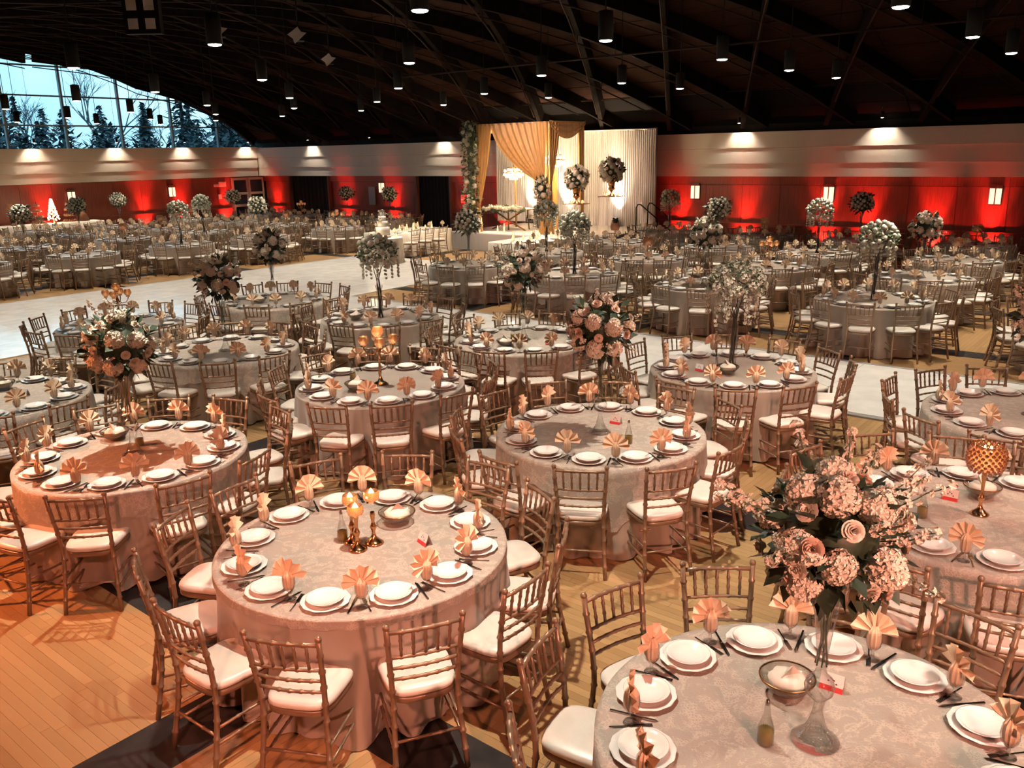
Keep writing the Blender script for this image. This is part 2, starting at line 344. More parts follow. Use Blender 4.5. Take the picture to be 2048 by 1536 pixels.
for i in range(len(SX) - 1):
    x0, x1 = max(SX[i + 1] + SWD / 2, XW), min(SX[i] - SWD / 2, XR)
    if x1 - x0 < 0.05: continue
    for j in range(len(ybounds) - 1):
        y0, y1 = ybounds[j] + SWD / 2, ybounds[j + 1] - SWD / 2
        if y1 - y0 < 0.05: continue
        jj = 0 if ybounds[j] < SY[0] + 0.1 and j == 0 else round((ybounds[j] - SY[0]) / 3.91)
        along_x = ((i - 4) + jj) % 2 == 1
        cx, cy = (x0 + x1) / 2, (y0 + y1) / 2
        if x1 > -16.2 and y0 < 10.2 and x0 < 1.0:
            L_, W_ = (x1 - x0, y1 - y0) if along_x else (y1 - y0, x1 - x0)
            nrow = max(1, round(W_ / 0.062)); w = W_ / nrow
            for r in range(nrow):
                p = -uni(0.0, 1.2)
                while p < L_ - 0.01:
                    ln = uni(0.85, 1.6); a0, a1 = max(p, 0), min(p + ln, L_)
                    if L_ - a1 < 0.25: a1 = L_
                    if a1 - a0 > 0.05:
                        c = (a0 + a1) / 2; v = (r + 0.5) * w
                        if along_x: boards.append((x0 + c, y0 + v, 0.0, a1 - a0 - 0.0015, w - 0.0015))
                        else: boards.append((x0 + v, y0 + c, PI / 2, a1 - a0 - 0.0015, w - 0.0015))
                    p = a1 if a1 < L_ else L_
        else:
            k = (round(x1 - x0, 2), round(y1 - y0, 2), along_x)
            if k not in panel_me: panel_me[k] = MB().box((0, 0, -0.0125), (x1 - x0, y1 - y0, 0.025)).mesh('floor_panel', FA if along_x else FB)
            obj('floor_panel', panel_me[k], floor, (cx, cy, 0))
bme = MB().box((0, 0, -0.0125), (1, 1, 0.025)).mesh('floor_board', M['floor'])
def vis_size(b):
    px, py, z = project((b[0], b[1], 0))
    return -1 if not (0 < px < 2048 and 0 < py < 1536) else b[3] * b[4] / (z * z)
boards.sort(key=vis_size, reverse=True)
def bmat(b): return Matrix.Translation((b[0], b[1], 0)) @ Matrix.Rotation(b[2], 4, 'Z') @ Matrix.Diagonal((b[3], b[4], 1, 1))
for b in boards[:300]: obj('floor_board', bme, floor, mw=bmat(b))
o = obj('floor_boards', joined('floor_boards', bme, [bmat(b) for b in boards[300:]], [M['floor']], [rnd() for _ in boards[300:]]), floor); o['kind'] = 'stuff'

# white dance floor laid in panels: broad aisle and a strip across the hall
df = thing('dance_floor', 'white glossy panelled dance floor running between the table blocks', 'dance floor', (0, 0, 0))
dfm = {}
def dance_panel(x0, x1, y0, y1):
    k = (round(x1 - x0, 3), round(y1 - y0, 3))
    if k not in dfm:
        a, b = (x1 - x0) / 2 - 0.002, (y1 - y0) / 2 - 0.002; e = 0.004
        dfm[k] = MB().add([(-a, -b, 0), (a, -b, 0), (a, b, 0), (-a, b, 0), (-a, -b, 0.022), (a, -b, 0.022), (a, b, 0.022), (-a, b, 0.022), (-a + e, -b + e, 0.025), (a - e, -b + e, 0.025), (a - e, b - e, 0.025), (-a + e, b - e, 0.025)],
            [(0, 1, 5, 4), (1, 2, 6, 5), (2, 3, 7, 6), (3, 0, 4, 7), (4, 5, 9, 8), (5, 6, 10, 9), (6, 7, 11, 10), (7, 4, 8, 11), (8, 9, 10, 11)], False).mesh('panel', M['dance'])
    obj('panel', dfm[k], df, ((x0 + x1) / 2, (y0 + y1) / 2, 0))
for i in range(5):
    for j in range(15): dance_panel(-21.5 + 1.23 * i, -20.27 + 1.23 * i, 0.45 + 1.23 * j, 1.68 + 1.23 * j)
for i in range(14):
    for j in range(2): dance_panel(-15.35 + 1.3 * i, -14.05 + 1.3 * i, 10.36 + 1.28 * j, 11.64 + 1.28 * j)
trim = MB(); trim.box((-8.7 + 2.45, 10.30, 0.012), (18.2, 0.10, 0.022)); trim.box((-6.25, 12.98, 0.012), (18.2, 0.08, 0.022))
trim.box((-21.55, 9.7, 0.012), (0.08, 18.5, 0.022))
obj('edge_trim', trim.mesh('edge_trim', M['greymetal']), df)

# ---- walls
def wall_band(name, horizontal, fixed, a0, a1, sgn):
    """ivory fascia in three stepped courses; fixed = front plane, sgn = direction into the room"""
    w = obj(name, None); w['kind'] = 'structure'; w['label'] = 'ivory stepped fascia above the red panelled wall'
    for z0, z1, dep in ((2.30, 2.715, 0.30), (2.715, 3.20, 0.345), (3.20, 3.70, 0.39)):
        me = MB()
        c = fixed - sgn * 0.0
        d0 = 0.39 - dep
        if horizontal: me.box(((a0 + a1) / 2, fixed - sgn * (d0 + dep / 2) + 0, (z0 + z1) / 2), (a1 - a0, dep, z1 - z0 - 0.004))
        else: me.box((fixed - sgn * (d0 + dep / 2), (a0 + a1) / 2, (z0 + z1) / 2), (dep, a1 - a0, z1 - z0 - 0.004))
        obj('fascia_course', me.mesh('fascia_course', M['band']), w)
    return w
wall_band('trim_1', True, 27.0, XW, XR, -1)
wall_band('trim_2', False, -38.55, YN, 26.99, 1)
wb = struct('wall_back', MB().box(((XW + XR) / 2, 27.45, 2.0), (XR - XW + 0.6, 0.1, 4.1)).mesh('wall_back', M['black']), label='cherry panelled back wall under red uplighting')
ww = struct('wall_left', MB().box((-39.0, (YB + YN) / 2, 1.85), (0.1, YB - YN + 0.6, 3.7)).mesh('wall_left', M['black']), label='cherry panelled wall below the arched window')
pm = {}
def panel(parent, sx, sy, sz, loc, m, name):
    k = (round(sx, 3), round(sy, 3), round(sz, 3), m.name)
    if k not in pm: pm[k] = MB().box((0, 0, 0), (sx, sy, sz)).mesh(name, m)
    return obj(name, pm[k], parent, loc)
DOORS = [(-36.3, -33.4), (-27.3, -25.35)]
x = XW + 0.25
segs = [(XW + 0.2, -36.3 - 0.12), (-33.4 + 0.12, -27.3 - 0.12), (-25.35 + 0.12, XR)]
for a, b in segs:
    n = max(1, round((b - a) / 1.32)); w = (b - a) / n
    for i in range(n):
        c = a + (i + 0.5) * w
        panel(wb, w - 0.012, 0.05, 1.24, (c, 27.375, 1.40), M['cherry'], 'wall_panel')
        panel(wb, w - 0.012, 0.05, 0.64, (c, 27.375, 0.42), M['cherry'], 'wall_panel')
        panel(wb, w - 0.004, 0.15, 0.26, (c, 27.325, 2.165), M['cherry'], 'frieze_board')
    panel(wb, b - a, 0.10, 0.045, ((a + b) / 2, 27.33, 0.757), M['cherry'], 'chair_rail')
    panel(wb, b - a, 0.07, 0.10, ((a + b) / 2, 27.36, 0.05), M['darkwood'], 'skirting_board')
for k, (a, b) in enumerate(DOORS):
    d = struct('door_%d' % (k + 1), None, label='dark open doorway in back wall, its shade a black pleated sheet')
    for xx in (a - 0.06, b + 0.06): panel(d, 0.12, 0.22, 2.28, (xx, 27.30, 1.14), M['darkwood'], 'jamb')
    cur = MB(); cur.grid(60, 2, lambda u, v, a=a, b=b: (a + (b - a) * u, 27.36 + 0.018 * math.sin(u * 60), 2.28 * v)); obj('doorway_shade_sheet', cur.mesh('doorway_shade_sheet', M['black']), d)  # black sheet added in place of the shade inside the opening
n = 21; w = (27.3 - YN) / n
for i in range(n):
    c = YN + (i + 0.5) * w
    if c > 25.4: continue
    panel(ww, 0.05, w - 0.012, 1.50, (-38.925, c, 1.53), M['cherry'], 'wall_panel')
    panel(ww, 0.05, w - 0.012, 0.64, (-38.925, c, 0.42), M['cherry'], 'wall_panel')
panel(ww, 0.10, 25.9, 0.045, (-38.88, 12.4, 0.757), M['cherry'], 'chair_rail')
panel(ww, 0.05, 1.9, 2.28, (-38.925, 26.4, 1.14), M['cherry'], 'wall_panel')
struct('wall_near', MB().box(((XW + XR) / 2, YN - 0.1, 3.9), (XR - XW + 0.6, 0.1, 8.0)).mesh('wall_near', M['cherry']), label='panelled balcony side wall behind the viewer')
struct('wall_right', MB().box((XR + 0.1, (YB + YN) / 2, 3.9), (0.1, YB - YN + 0.6, 8.0)).mesh('wall_right', M['cherry']), label='panelled far end wall out of view')

# ---- roof: black shell, brown boards, crossing lamella beams, tie rods
ceil = struct('ceiling', None, label='dark barrel vault of brown boards and crossing timber beams')
sh = MB(); sh.grid(1, 40, lambda u, v: (XW - 0.5 + (XR - XW + 1) * u, YN - 0.4 + (YB - YN + 0.8) * v, vault(YN - 0.4 + (YB - YN + 0.8) * v) + 0.10))
obj('roof_shell', sh.mesh('roof_shell', M['roofblack']), ceil)
nb = 32; xl = [XW, -28.2, -17.6, -7.0, 3.5, XR]
bm_cache = {}
for j in range(nb):
    y0 = YN + (YB + 0.15 - YN) * j / nb; y1 = YN + (YB + 0.15 - YN) * (j + 1) / nb
    z0, z1 = vault(y0), vault(y1); ln = math.hypot(y1 - y0, z1 - z0); a = math.atan2(z1 - z0, y1 - y0)
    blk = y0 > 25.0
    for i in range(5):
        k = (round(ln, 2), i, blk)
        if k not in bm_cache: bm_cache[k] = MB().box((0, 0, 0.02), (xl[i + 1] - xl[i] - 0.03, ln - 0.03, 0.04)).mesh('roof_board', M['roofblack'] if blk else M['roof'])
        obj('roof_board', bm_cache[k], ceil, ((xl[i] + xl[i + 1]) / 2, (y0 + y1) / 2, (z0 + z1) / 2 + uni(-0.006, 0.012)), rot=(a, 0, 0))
def nrm(y): return Vector((0, y - YC, vault(y) - (ZA - RV))).normalized()
for k in range(-4, 23):
    for sg in (1, -1):
        xf = -6.25 + 2.65 * 4 - 2.65 * k
        pts = []
        for t in range(19):
            y = 26.9 - (26.9 - YN) * t / 18.0; xx = xf + sg * 0.5 * (26.1 - y)
            if XW + 0.3 < xx < XR - 0.2: pts.append((xx, y))
        if len(pts) < 3: continue
        vs = []; fs = []; rod = []
        for (xx, y) in pts:
            p = Vector((xx, y, vault(y))); n_ = nrm(y); s_ = Vector((1, sg * 0.5, 0)).normalized() * 0.07
            for off, q in ((0.0, -1), (0.0, 1), (-0.42, 1), (-0.42, -1)): vs.append(p + n_ * off + s_ * q)
            if y < 26.4: rod.append(p - n_ * 0.62)
        for i in range(len(pts) - 1):
            for q in range(4): fs.append((i * 4 + q, i * 4 + (q + 1) % 4, i * 4 + 4 + (q + 1) % 4, i * 4 + 4 + q))
        fs.append((0, 1, 2, 3)); e = (len(pts) - 1) * 4; fs.append((e + 3, e + 2, e + 1, e))
        bo = obj('beam', MB().add(vs, fs, False).mesh('beam', M['beam']), ceil)
        if len(rod) > 2:
            rm = MB(); rm.tube(rod, 0.022, 5)
            for q in rod[1:-1:2]: rm.tube([q, q + Vector((0, 0, 0.25))], 0.012, 4)
            obj('tie_rod', rm.mesh('tie_rod', M['rod']), bo)
pipes = [(25.2, 4.86), (21.0, 5.7)]
for y, z in pipes:
    t = thing('lighting_pipe', 'long black lighting pipe under the roof, %s' % ['nearest the back wall', 'above the rear tables'][pipes.index((y, z))], 'pipe', group='lighting pipes')
    obj('pipe', MB().tube([(-22.0, y, z), (XR - 0.5, y, z)], 0.028, 6).mesh('pipe', M['rod']), t)
    hm = MB()
    for k in range(9): hm.tube([(-21 + 3.9 * k, y, z), (-21 + 3.9 * k, y, vault(y) - 0.05)], 0.012, 4)
    obj('hanger', hm.mesh('hanger', M['blackmetal']), t)

# ---- pendants: black cylinders on a regular grid, lit from below
HP = 4.68
pen_body = MB().lathe([(0.005, 0.40), (0.045, 0.395), (0.10, 0.38), (0.105, 0.37), (0.105, 0.0), (0.092, 0.0), (0.088, 0.03)], 18).mesh('pendant_body', M['blackmetal'])
pen_lens = MB().lathe([(0.0, -0.022), (0.05, -0.020), (0.082, -0.012), (0.091, 0.0), (0.091, 0.01)], 18).mesh('pendant_lens', M['lens'])
cord_me = MB().tube([(0, 0, 0), (0, 0, 1)], 0.010, 5).mesh('pendant_cord', M['blackmetal'])
PX = [3.4, 0.7, -2.0, -4.6, -7.2, -9.95, -12.65, -15.2, -18.1, -21.0, -23.8]; PY = [2.3, 4.7, 7.15, 9.62, 11.65, 13.5]
ORD = ['first', 'second', 'third', 'fourth', 'fifth', 'sixth', 'seventh', 'eighth', 'ninth', 'tenth', 'eleventh', 'twelfth', 'thirteenth', 'fourteenth']
for j, py in enumerate(PY):
    for i, px in enumerate(PX):
        xx, yy = px * 1.5, py * 1.5
        t = thing('pendant_light', 'black cylinder pendant lamp, %s from right in the %s row away' % (ORD[i], ORD[j]), 'pendant lamp', (xx, yy, HP), group='cylinder pendants under the roof')
        obj('body', pen_body, t); obj('lens', pen_lens, t)
        obj('cord', cord_me, t, (0, 0, 0.39), sc=(1, 1, vault(yy) - HP - 0.39))
        lo = spot('pendant_glow', (0, 0, 0), (0, 0, -1), P_PEND, C_PEND, 84, 0.85, 0.05); lo.parent = t; lo.location = (0, 0, -0.03); lo.rotation_euler = (0, 0, 0)
# fascia lights
for k, xx in enumerate([-34.03, -29.67, -25.34, -21.0, -16.5, -12.09, -7.69, -4.02, 0.4, 4.8]):
    t = thing('fascia_downlight', 'small round downlight above back fascia, %s from the left' % ORD[k], 'downlight', (xx, 26.72, 3.98), group='fascia downlights')
    obj('body', pen_body, t, sc=0.45); obj('lens', pen_lens, t, sc=0.45); obj('cord', cord_me, t, (0, 0, 0.17), sc=(0.6, 0.6, vault(26.72) - 3.98 - 0.17))
    spot('fascia_glow', (xx, 26.72, 3.97), (xx, 27.05, 2.7), P_BAND, (1.0, 0.86, 0.66), 110, 0.8, 0.03)
for k, yy in enumerate([2.0, 5.5, 9.0, 12.5, 15.99, 19.51, 22.81, 26.3]):
    t = thing('fascia_downlight', 'small round downlight above window fascia, %s from the left' % ORD[k], 'downlight', (-38.27, yy, 3.98), group='fascia downlights')
    obj('body', pen_body, t, sc=0.45); obj('lens', pen_lens, t, sc=0.45); obj('cord', cord_me, t, (0, 0, 0.17), sc=(0.6, 0.6, max(vault(yy) - 3.98 - 0.17, .02)))
    spot('fascia_glow', (-38.27, yy, 3.97), (-38.6, yy, 2.7), P_BAND, (1.0, 0.84, 0.62), 110, 0.8, 0.03)
# red uplights on the floor
can = MB().lathe([(0.0, 0.0), (0.10, 0.0), (0.10, 0.20), (0.085, 0.21)], 14).mesh('uplight_can', M['blackmetal'])
canl = MB().lathe([(0.0, 0.195), (0.085, 0.20)], 14).mesh('uplight_lens', M['redlamp'])
def uplight(k, xx, yy, tx, ty, side, pw=1.0):
    t = thing('uplight', 'black floor can throwing red light up %s, %s from left' % (side, ORD[k]), 'uplight', (xx, yy, 0), group='red uplights')
    obj('can', can, t); obj('lens', canl, t)
    spot('red_glow', (xx, yy, 0.23), (tx, ty, 2.0), P_RED * pw, (1.0, 0.05, 0.035), 44, 0.95, 0.03)
    wx, wy = xx + (tx - xx) * 0.3, yy + (ty - yy) * 0.3
    spot('red_wash', (wx, wy, 0.25), (tx, ty, 0.72), P_RED * 0.24 * pw, (1.0, 0.05, 0.035), 104, 0.95, 0.03)
for k, xx in enumerate([-37.6, -32.1, -28.85, -24.3, -22.4, -14.36, -11.97, -9.32, -8.04, -6.15, -4.67, -2.6, 0.5]): uplight(k, xx, 26.92, xx, 27.37, 'the back wall')
for k, yy in enumerate([9.0, 12.6, 16.26, 20.7, 22.59, 25.04]): uplight(k, -38.46, yy, -38.91, yy, 'the window wall')
# wall sconces
sc_f = MB(); sc_f.box((0, 0, 0), (0.30, 0.05, 0.52)); sc_f.box((0, -0.06, 0.28), (0.34, 0.14, 0.07)); sc_f.box((0, -0.075, 0.0), (0.03, 0.05, 0.46))
sc_f = sc_f.mesh('sconce_frame', M['darkwood']); sc_g = MB().box((0, -0.055, 0), (0.13, 0.07, 0.42)).mesh('sconce_glass', M['sconce'])
def sconce(loc, rz, lab):
    t = thing('wall_sconce', lab, 'wall lamp', loc, rz, 'wall sconces'); obj('back_plate', sc_f, t)
    for s in (-1, 1): obj('glass_panel', sc_g, t, (0.08 * s, 0, 0))
for xx, l in ((-29.64, 'between the two dark doorways'), (-22.3, 'left of the draped stage'), (-13.83, 'just right of the draped stage'), (-9.25, 'in the middle of the right back wall'), (-4.63, 'at far right of the back wall')):
    sconce((xx, 27.325, 1.77), 0, 'lit two-panel sconce on back wall %s' % l)
for yy, l in ((22.18, 'near the glazed doors'), (17.43, 'above the dessert display'), (12.7, 'beyond the left picture edge')):
    sconce((-38.875, yy, 1.70), PI / 2, 'lit two-panel sconce on window wall %s' % l)

# ---- arched window
win = struct('window_1', None, label='tall arched window wall divided by grey mullions')
ye = [27.3, 24.95, 22.53, 20.07, 17.6, 15.2, 12.75, 10.3, 7.85, 5.4, 2.95, 0.5, -0.5]; ze = [3.70, 4.69, 5.89, 7.08, 8.3]
for i in range(len(ye) - 1):
    y1, y0 = ye[i], ye[i + 1]
    for j in range(4):
        z0, z1 = ze[j], ze[j + 1]
        top = [(y, min(z1, vault(y) - 0.02)) for y in (y0 + 0.04 + (y1 - y0 - 0.08) * t / 5.0 for t in range(6))]
        top = [(y, z) for y, z in top if z > z0 + 0.05]
        if len(top) < 2: continue
        poly = [(top[0][0], z0 + 0.03), (top[-1][0], z0 + 0.03)] + [(y, z - 0.03) for y, z in reversed(top)]
        m_ = len(poly); vs = [(-38.80, y, z) for y, z in poly] + [(-38.812, y, z) for y, z in poly]
        fs = [tuple(range(m_)), tuple(reversed(range(m_, 2 * m_)))] + [(q, (q + 1) % m_, m_ + (q + 1) % m_, m_ + q) for q in range(m_)]
        obj('pane', MB().add(vs, fs, False).mesh('pane', M['pane']), win)
for y in ye[1:]:
    h = vault(y) - 3.7
    if h > 0.1: obj('mullion', MB().box((-38.80, y, 3.7 + h / 2), (0.16, 0.085, h)).mesh('mullion', M['mullion']), win)
for z in ze[1:4]:
    hw = math.sqrt(max(RV * RV - (z - ZA + RV) ** 2, 0)); y0, y1 = max(YC - hw, YN), min(YC + hw, 27.3)
    obj('transom', MB().box((-38.80, (y0 + y1) / 2, z), (0.12, y1 - y0, 0.06)).mesh('transom', M['mullion']), win)
obj('sill', MB().box((-38.75, 13.4, 3.72), (0.4, 27.8, 0.05)).mesh('sill', M['band']), win)
ar = MB(); ar.grid(1, 40, lambda u, v: (-38.70 - 0.25 * u, YN + (27.3 - YN) * v, vault(YN + (27.3 - YN) * v) - 0.03)); obj('arch_frame', ar.mesh('arch_frame', M['blackmetal']), win)
# ---- trees outside
struct('ground_outside', MB().box((-72, 25, -0.6), (66, 90, 0.4)).mesh('ground_outside', M['earth']), label='dark ground beyond the arched window')
def conifer(h, w, seed, leafy):
    random.seed(seed); b = MB()
    for i in range(900):
        t = rnd() ** 1.25; a = uni(0, 2 * PI); lump = 0.75 + 0.35 * math.sin(a * 3 + t * 9 + seed)
        r = (w * (1 - t) ** 0.75 if not leafy else w * math.sin(PI * min(0.12 + t * 0.9, 1)) ** 0.7) * lump * uni(0.35, 1.1); z = 0.25 + t * (h - 0.4)
        p = Vector((r * math.cos(a), r * math.sin(a), z)); d = Vector((math.cos(a), math.sin(a), uni(-0.6, 0.25) if not leafy else uni(-.5, .9))).normalized(); s_ = uni(0.35, 0.75) * (0.55 + 0.5 * (1 - t)); sd = d.cross(Vector((0, 0, 1))).normalized() * s_ * 0.42
        b.add([p - d * s_ * .4, p + sd, p + d * s_, p - sd], [(0, 1, 2, 3)], False)
    return b.mesh('foliage', M['conifer'])
tr_me = MB().tube([(0, 0, 0), (0, 0, 5.0)], [0.20, 0.07], 7).mesh('trunk', M['bark'])
cons = [conifer(7.0, 1.7, 1, 0), conifer(6.4, 2.0, 2, 0), conifer(6.0, 2.5, 3, 1), conifer(7.2, 1.9, 4, 0), conifer(5.6, 2.7, 5, 1)]
random.seed(17)
for k in range(65):
    row, i = k // 13, k % 13; x_ = -45.2 - 4.4 * row + uni(-.4, .4); y_ = 9.5 + 3.05 * i + 0.9 * row + (1.6 if row % 2 else 0) + uni(-.3, .3)
    s_ = uni(0.72, 0.90) + 0.09 * row
    if y_ - 0.9 * row > 33: s_ *= 1.3
    t = thing('conifer_tree', 'dark blue-green %s outside window, %s from left in %s row away' % ('bushy evergreen' if k * 3 % 5 in (2, 4) else 'conifer', ORD[i], ORD[row]), 'tree', (x_, y_, -0.4), uni(0, 6), 'trees outside the window')
    obj('foliage', cons[k * 3 % 5], t, sc=(s_ * .84, s_ * .84, s_)); obj('trunk', tr_me, t, sc=s_)
def bare(h):
    b = MB()
    def br(p, d, ln, r, lev):
        q = p + d * ln; b.tube([p, p + d * ln * 0.5 + Vector((uni(-.04, .04), uni(-.04, .04), 0)) * ln, q], [r, r * 0.8, r * 0.6], 5, caps=False)
        if lev == 0: return
        for _ in range(3 if lev > 1 else 4):
            nd = (d + Vector((uni(-.7, .7), uni(-.7, .7), uni(-.1, .35)))).normalized(); br(p + d * ln * uni(0.55, 1.0), nd, ln * uni(0.55, 0.75), r * 0.55, lev - 1)
    br(Vector((0, 0, 0)), Vector((0, 0, 1)), h * 0.36, 0.13, 4); return b.mesh('branches', M['bark'])
bares = [bare(9.5), bare(10.5)]
for k, (x_, y_, s_) in enumerate([(-71, 19.0, 1.4), (-70, 24.0, 1.35), (-71, 29.5, 1.2), (-69.5, 34.5, 1.3), (-70, 40.0, 1.05), (-71, 45.5, 1.0)]):
    thing('bare_tree', 'leafless grey tree outside the window, %s from left' % ORD[k], 'tree', (x_, y_, -0.4), uni(0, 6), 'bare trees outside the window', bares[k % 2], sc=s_)
# ---- door, signs on the window wall near the corner
d3 = struct('door_3', None, label='pair of glazed doors in the window wall near the corner')
for c in (25.98, 26.95):
    fr = MB()
    for yy in (c - 0.42, c + 0.42): fr.box((-38.86, yy, 1.12), (0.08, 0.10, 2.24))
    for zz in (0.10, 0.85, 1.45, 2.18): fr.box((-38.86, c, zz), (0.08, 0.76, 0.12))
    obj('door_leaf', fr.mesh('door_leaf', M['band']), d3)
    for zz, hh in ((0.475, 0.62), (1.15, 0.46), (1.815, 0.60)): obj('door_pane', MB().box((-38.88, c, zz), (0.02, 0.74, hh)).mesh('door_pane', mat('blue_dusk_glass', (0.03, 0.06, 0.10), 0.1)), d3)
    obj('door_handle', MB().tube([(-38.80, c + 0.36, 0.95), (-38.76, c + 0.36, 0.95), (-38.76, c + 0.36, 1.15), (-38.80, c + 0.36, 1.15)], 0.012, 6).mesh('door_handle', M['greymetal']), d3)
def text_mesh(txt, size, m, ext=0.004):
    cu = bpy.data.curves.new('lettering', 'FONT'); cu.body = txt; cu.size = size; cu.align_x = 'CENTER'; cu.align_y = 'CENTER'; cu.extrude = ext
    o = bpy.data.objects.new('lettering_tmp', cu); COL.objects.link(o); dg = bpy.context.evaluated_depsgraph_get(); dg.update()
    me = bpy.data.meshes.new_from_object(o.evaluated_get(dg)); bpy.data.objects.remove(o, do_unlink=True); me.materials.clear(); me.materials.append(m); return me
ex = thing('exit_sign', 'small red and white exit sign beside the glazed doors', 'exit sign', (-38.87, 24.95, 1.95), PI / 2)
obj('housing', MB().box((0, -0.02, 0), (0.40, 0.06, 0.24)).mesh('housing', M['plastic']), ex)
obj('lettering', text_mesh('EXIT', 0.17, M['glowred']), ex, (0, -0.056, 0), rot=(PI / 2, 0, 0))
obj('lamp_head', MB().ball((-0.30, -0.05, -0.04), 0.07, 10, 6).ball((-0.44, -0.05, -0.04), 0.07, 10, 6).mesh('lamp_head', M['plastic']), ex)
al = thing('fire_alarm', 'white wall strobe alarm on red wall left of doors', 'alarm', (-38.88, 24.75, 1.35), PI / 2)
obj('alarm_body', MB().box((0, -0.03, 0), (0.16, 0.08, 0.22)).mesh('alarm_body', M['plastic']), al); obj('strobe', MB().ball((0, -0.08, 0.03), 0.05, 10, 6).mesh('strobe', M['glass']), al)
al = thing('pull_station', 'small red and white pull station left of flower column', 'alarm', (-24.65, 27.33, 1.35)); obj('station_body', MB().box((0, -0.03, 0), (0.20, 0.07, 0.34)).mesh('station_body', M['glowred']), al)  # station body is given a glow of its own, though no lamp
obj('pull_handle', MB().box((0, -0.075, -0.02), (0.14, 0.03, 0.06)).mesh('pull_handle', M['plastic']), al)
nb_ = thing('notice_board', 'grey framed notice panel below sconce between dark doorways', 'notice board', (-30.3, 27.26, 1.40))
obj('board_face', MB().box((0, -0.01, 0), (0.42, 0.03, 0.82)).mesh('board_face', M['greymetal']), nb_)

# ================================================================== TABLES AND PLACE SETTINGS
RT, HT = 0.915, 0.766
TABLES = [
 # x, y, phrase, cloth, centrepiece, chair angle offset
 (-3.90, 3.25, 'front table with three goblets', 'lacetop', 'trio', 2),
 (-6.80, 3.25, 'left front lace table', 'lace', 'ball', 17),
 (-3.90, 6.03, 'centre lace table', 'lace', 'ball', 26),
 (-0.945, 3.14, 'bottom right lace table', 'lace', 'ball', 13),
 (-0.88, 6.06, 'right table with beaded goblet', 'lace', 'beaded', 20),
 (-9.70, 3.25, 'lace table cut by left edge', 'lace', None, 8),
 (-9.70, 6.03, 'lace table behind left roses', 'lace', 'ball', 22),
 (-6.75, 6.03, 'grey candelabra table', 'grey', 'candelabra', 23),
 (-12.60, 6.10, 'candelabra table beside dance floor', 'grey', 'candelabra', 5),
 (-6.85, 8.70, 'lace table behind grey candelabra table', 'lace', 'ball', 19),
 (-3.90, 8.75, 'orchid table before white strip', 'satin', 'orchid', 26),
 (-9.70, 8.75, 'orchid table near dance floor', 'satin', 'orchid', 21),
 (-12.45, 8.78, 'rose table touching dance floor', 'lace', 'ball', 12),
 (-0.95, 8.75, 'right edge table by white strip', 'lace', 'ball', 27),
]
def blk(rows, where, x_kind):
    for r, (y, items) in enumerate(rows):
        for c, (x, kind) in enumerate(items):
            TABLES.append((x, y, '%s table, %s row beyond %s' % (ORD[c], ORD[r], where), ['satin', 'lace', 'satin'][(r + c) % 3] if x_kind else 'satin', kind, (r * 11 + c * 17 + 18) % 30))
blk([(14.30, [(-12.8, 'ball'), (-9.9, 'orchid'), (-7.0, 'ball'), (-4.0, 'orchid'), (-0.95, None)]),
     (17.25, [(-12.8, 'orchid'), (-9.9, 'beaded'), (-7.0, 'candelabra'), (-4.0, 'ball'), (-1.1, None)]),
     (20.15, [(-12.6, 'beaded'), (-9.55, 'ball'), (-7.0, 'orchid'), (-4.0, 'beaded')]),
     (23.60, [(-12.8, 'orchid'), (-9.75, 'beaded'), (-7.1, 'ball'), (-4.3, 'beaded')])], 'white strip', True)
blk([(7.80, [(-23.4, None)]),
     (10.55, [(-29.9, None), (-26.9, 'ball'), (-23.35, None)]),
     (13.50, [(-32.9, 'beaded'), (-29.8, 'ball'), (-26.8, 'beaded'), (-23.45, 'orchid')]),
     (16.20, [(-32.3, 'ball'), (-29.4, 'beaded'), (-26.6, 'orchid'), (-23.4, 'ball')]),
     (19.55, [(-32.9, 'beaded'), (-29.8, 'ball'), (-26.5, 'beaded'), (-23.6, 'candelabra')]),
     (23.10, [(-32.9, None), (-30.2, 'candelabra'), (-27.2, 'ball'), (-24.7, 'ball')])], 'dance floor', False)

# ---- cloths
def cloth_mesh(seed, m):
    random.seed(seed); ph = [(uni(0, 6.28), f, a) for f, a in ((7, .35), (13, .7), (17, .6), (23, .5), (29, .3))]
    def w(a): 
        s = sum(A * math.sin(f * a + p) for p, f, A in ph); return math.copysign(abs(s) ** 0.85, s)
    b = MB(); seg = 160
    prof = [(0.0, 0), (0.3, 0), (0.6, 0), (0.80, 0), (0.895, 0), (0.912, -0.004), (RT, -0.014)] + [(None, t / 9.0) for t in range(1, 10)]
    vs = []; 
    for r, z in prof:
        for k in range(seg):
            a = 2 * PI * k / seg
            if r is not None: vs.append((r * math.cos(a), r * math.sin(a), HT + z))
            else:
                t = z; rr = RT + 0.015 * t + 0.055 * t ** 0.85 * w(a)
                zz = (HT - 0.014) * (1 - t) + 0.012 * t + 0.012 * t * math.sin(5 * a + ph[0][0]); vs.append((rr * math.cos(a), rr * math.sin(a), max(zz, 0.006)))
    fs = [(i * seg + k, i * seg + (k + 1) % seg, (i + 1) * seg + (k + 1) % seg, (i + 1) * seg + k) for i in range(len(prof) - 1) for k in range(seg)]
    b.add(vs, [tuple(reversed(f)) for f in fs]); return b.mesh('tablecloth', m)
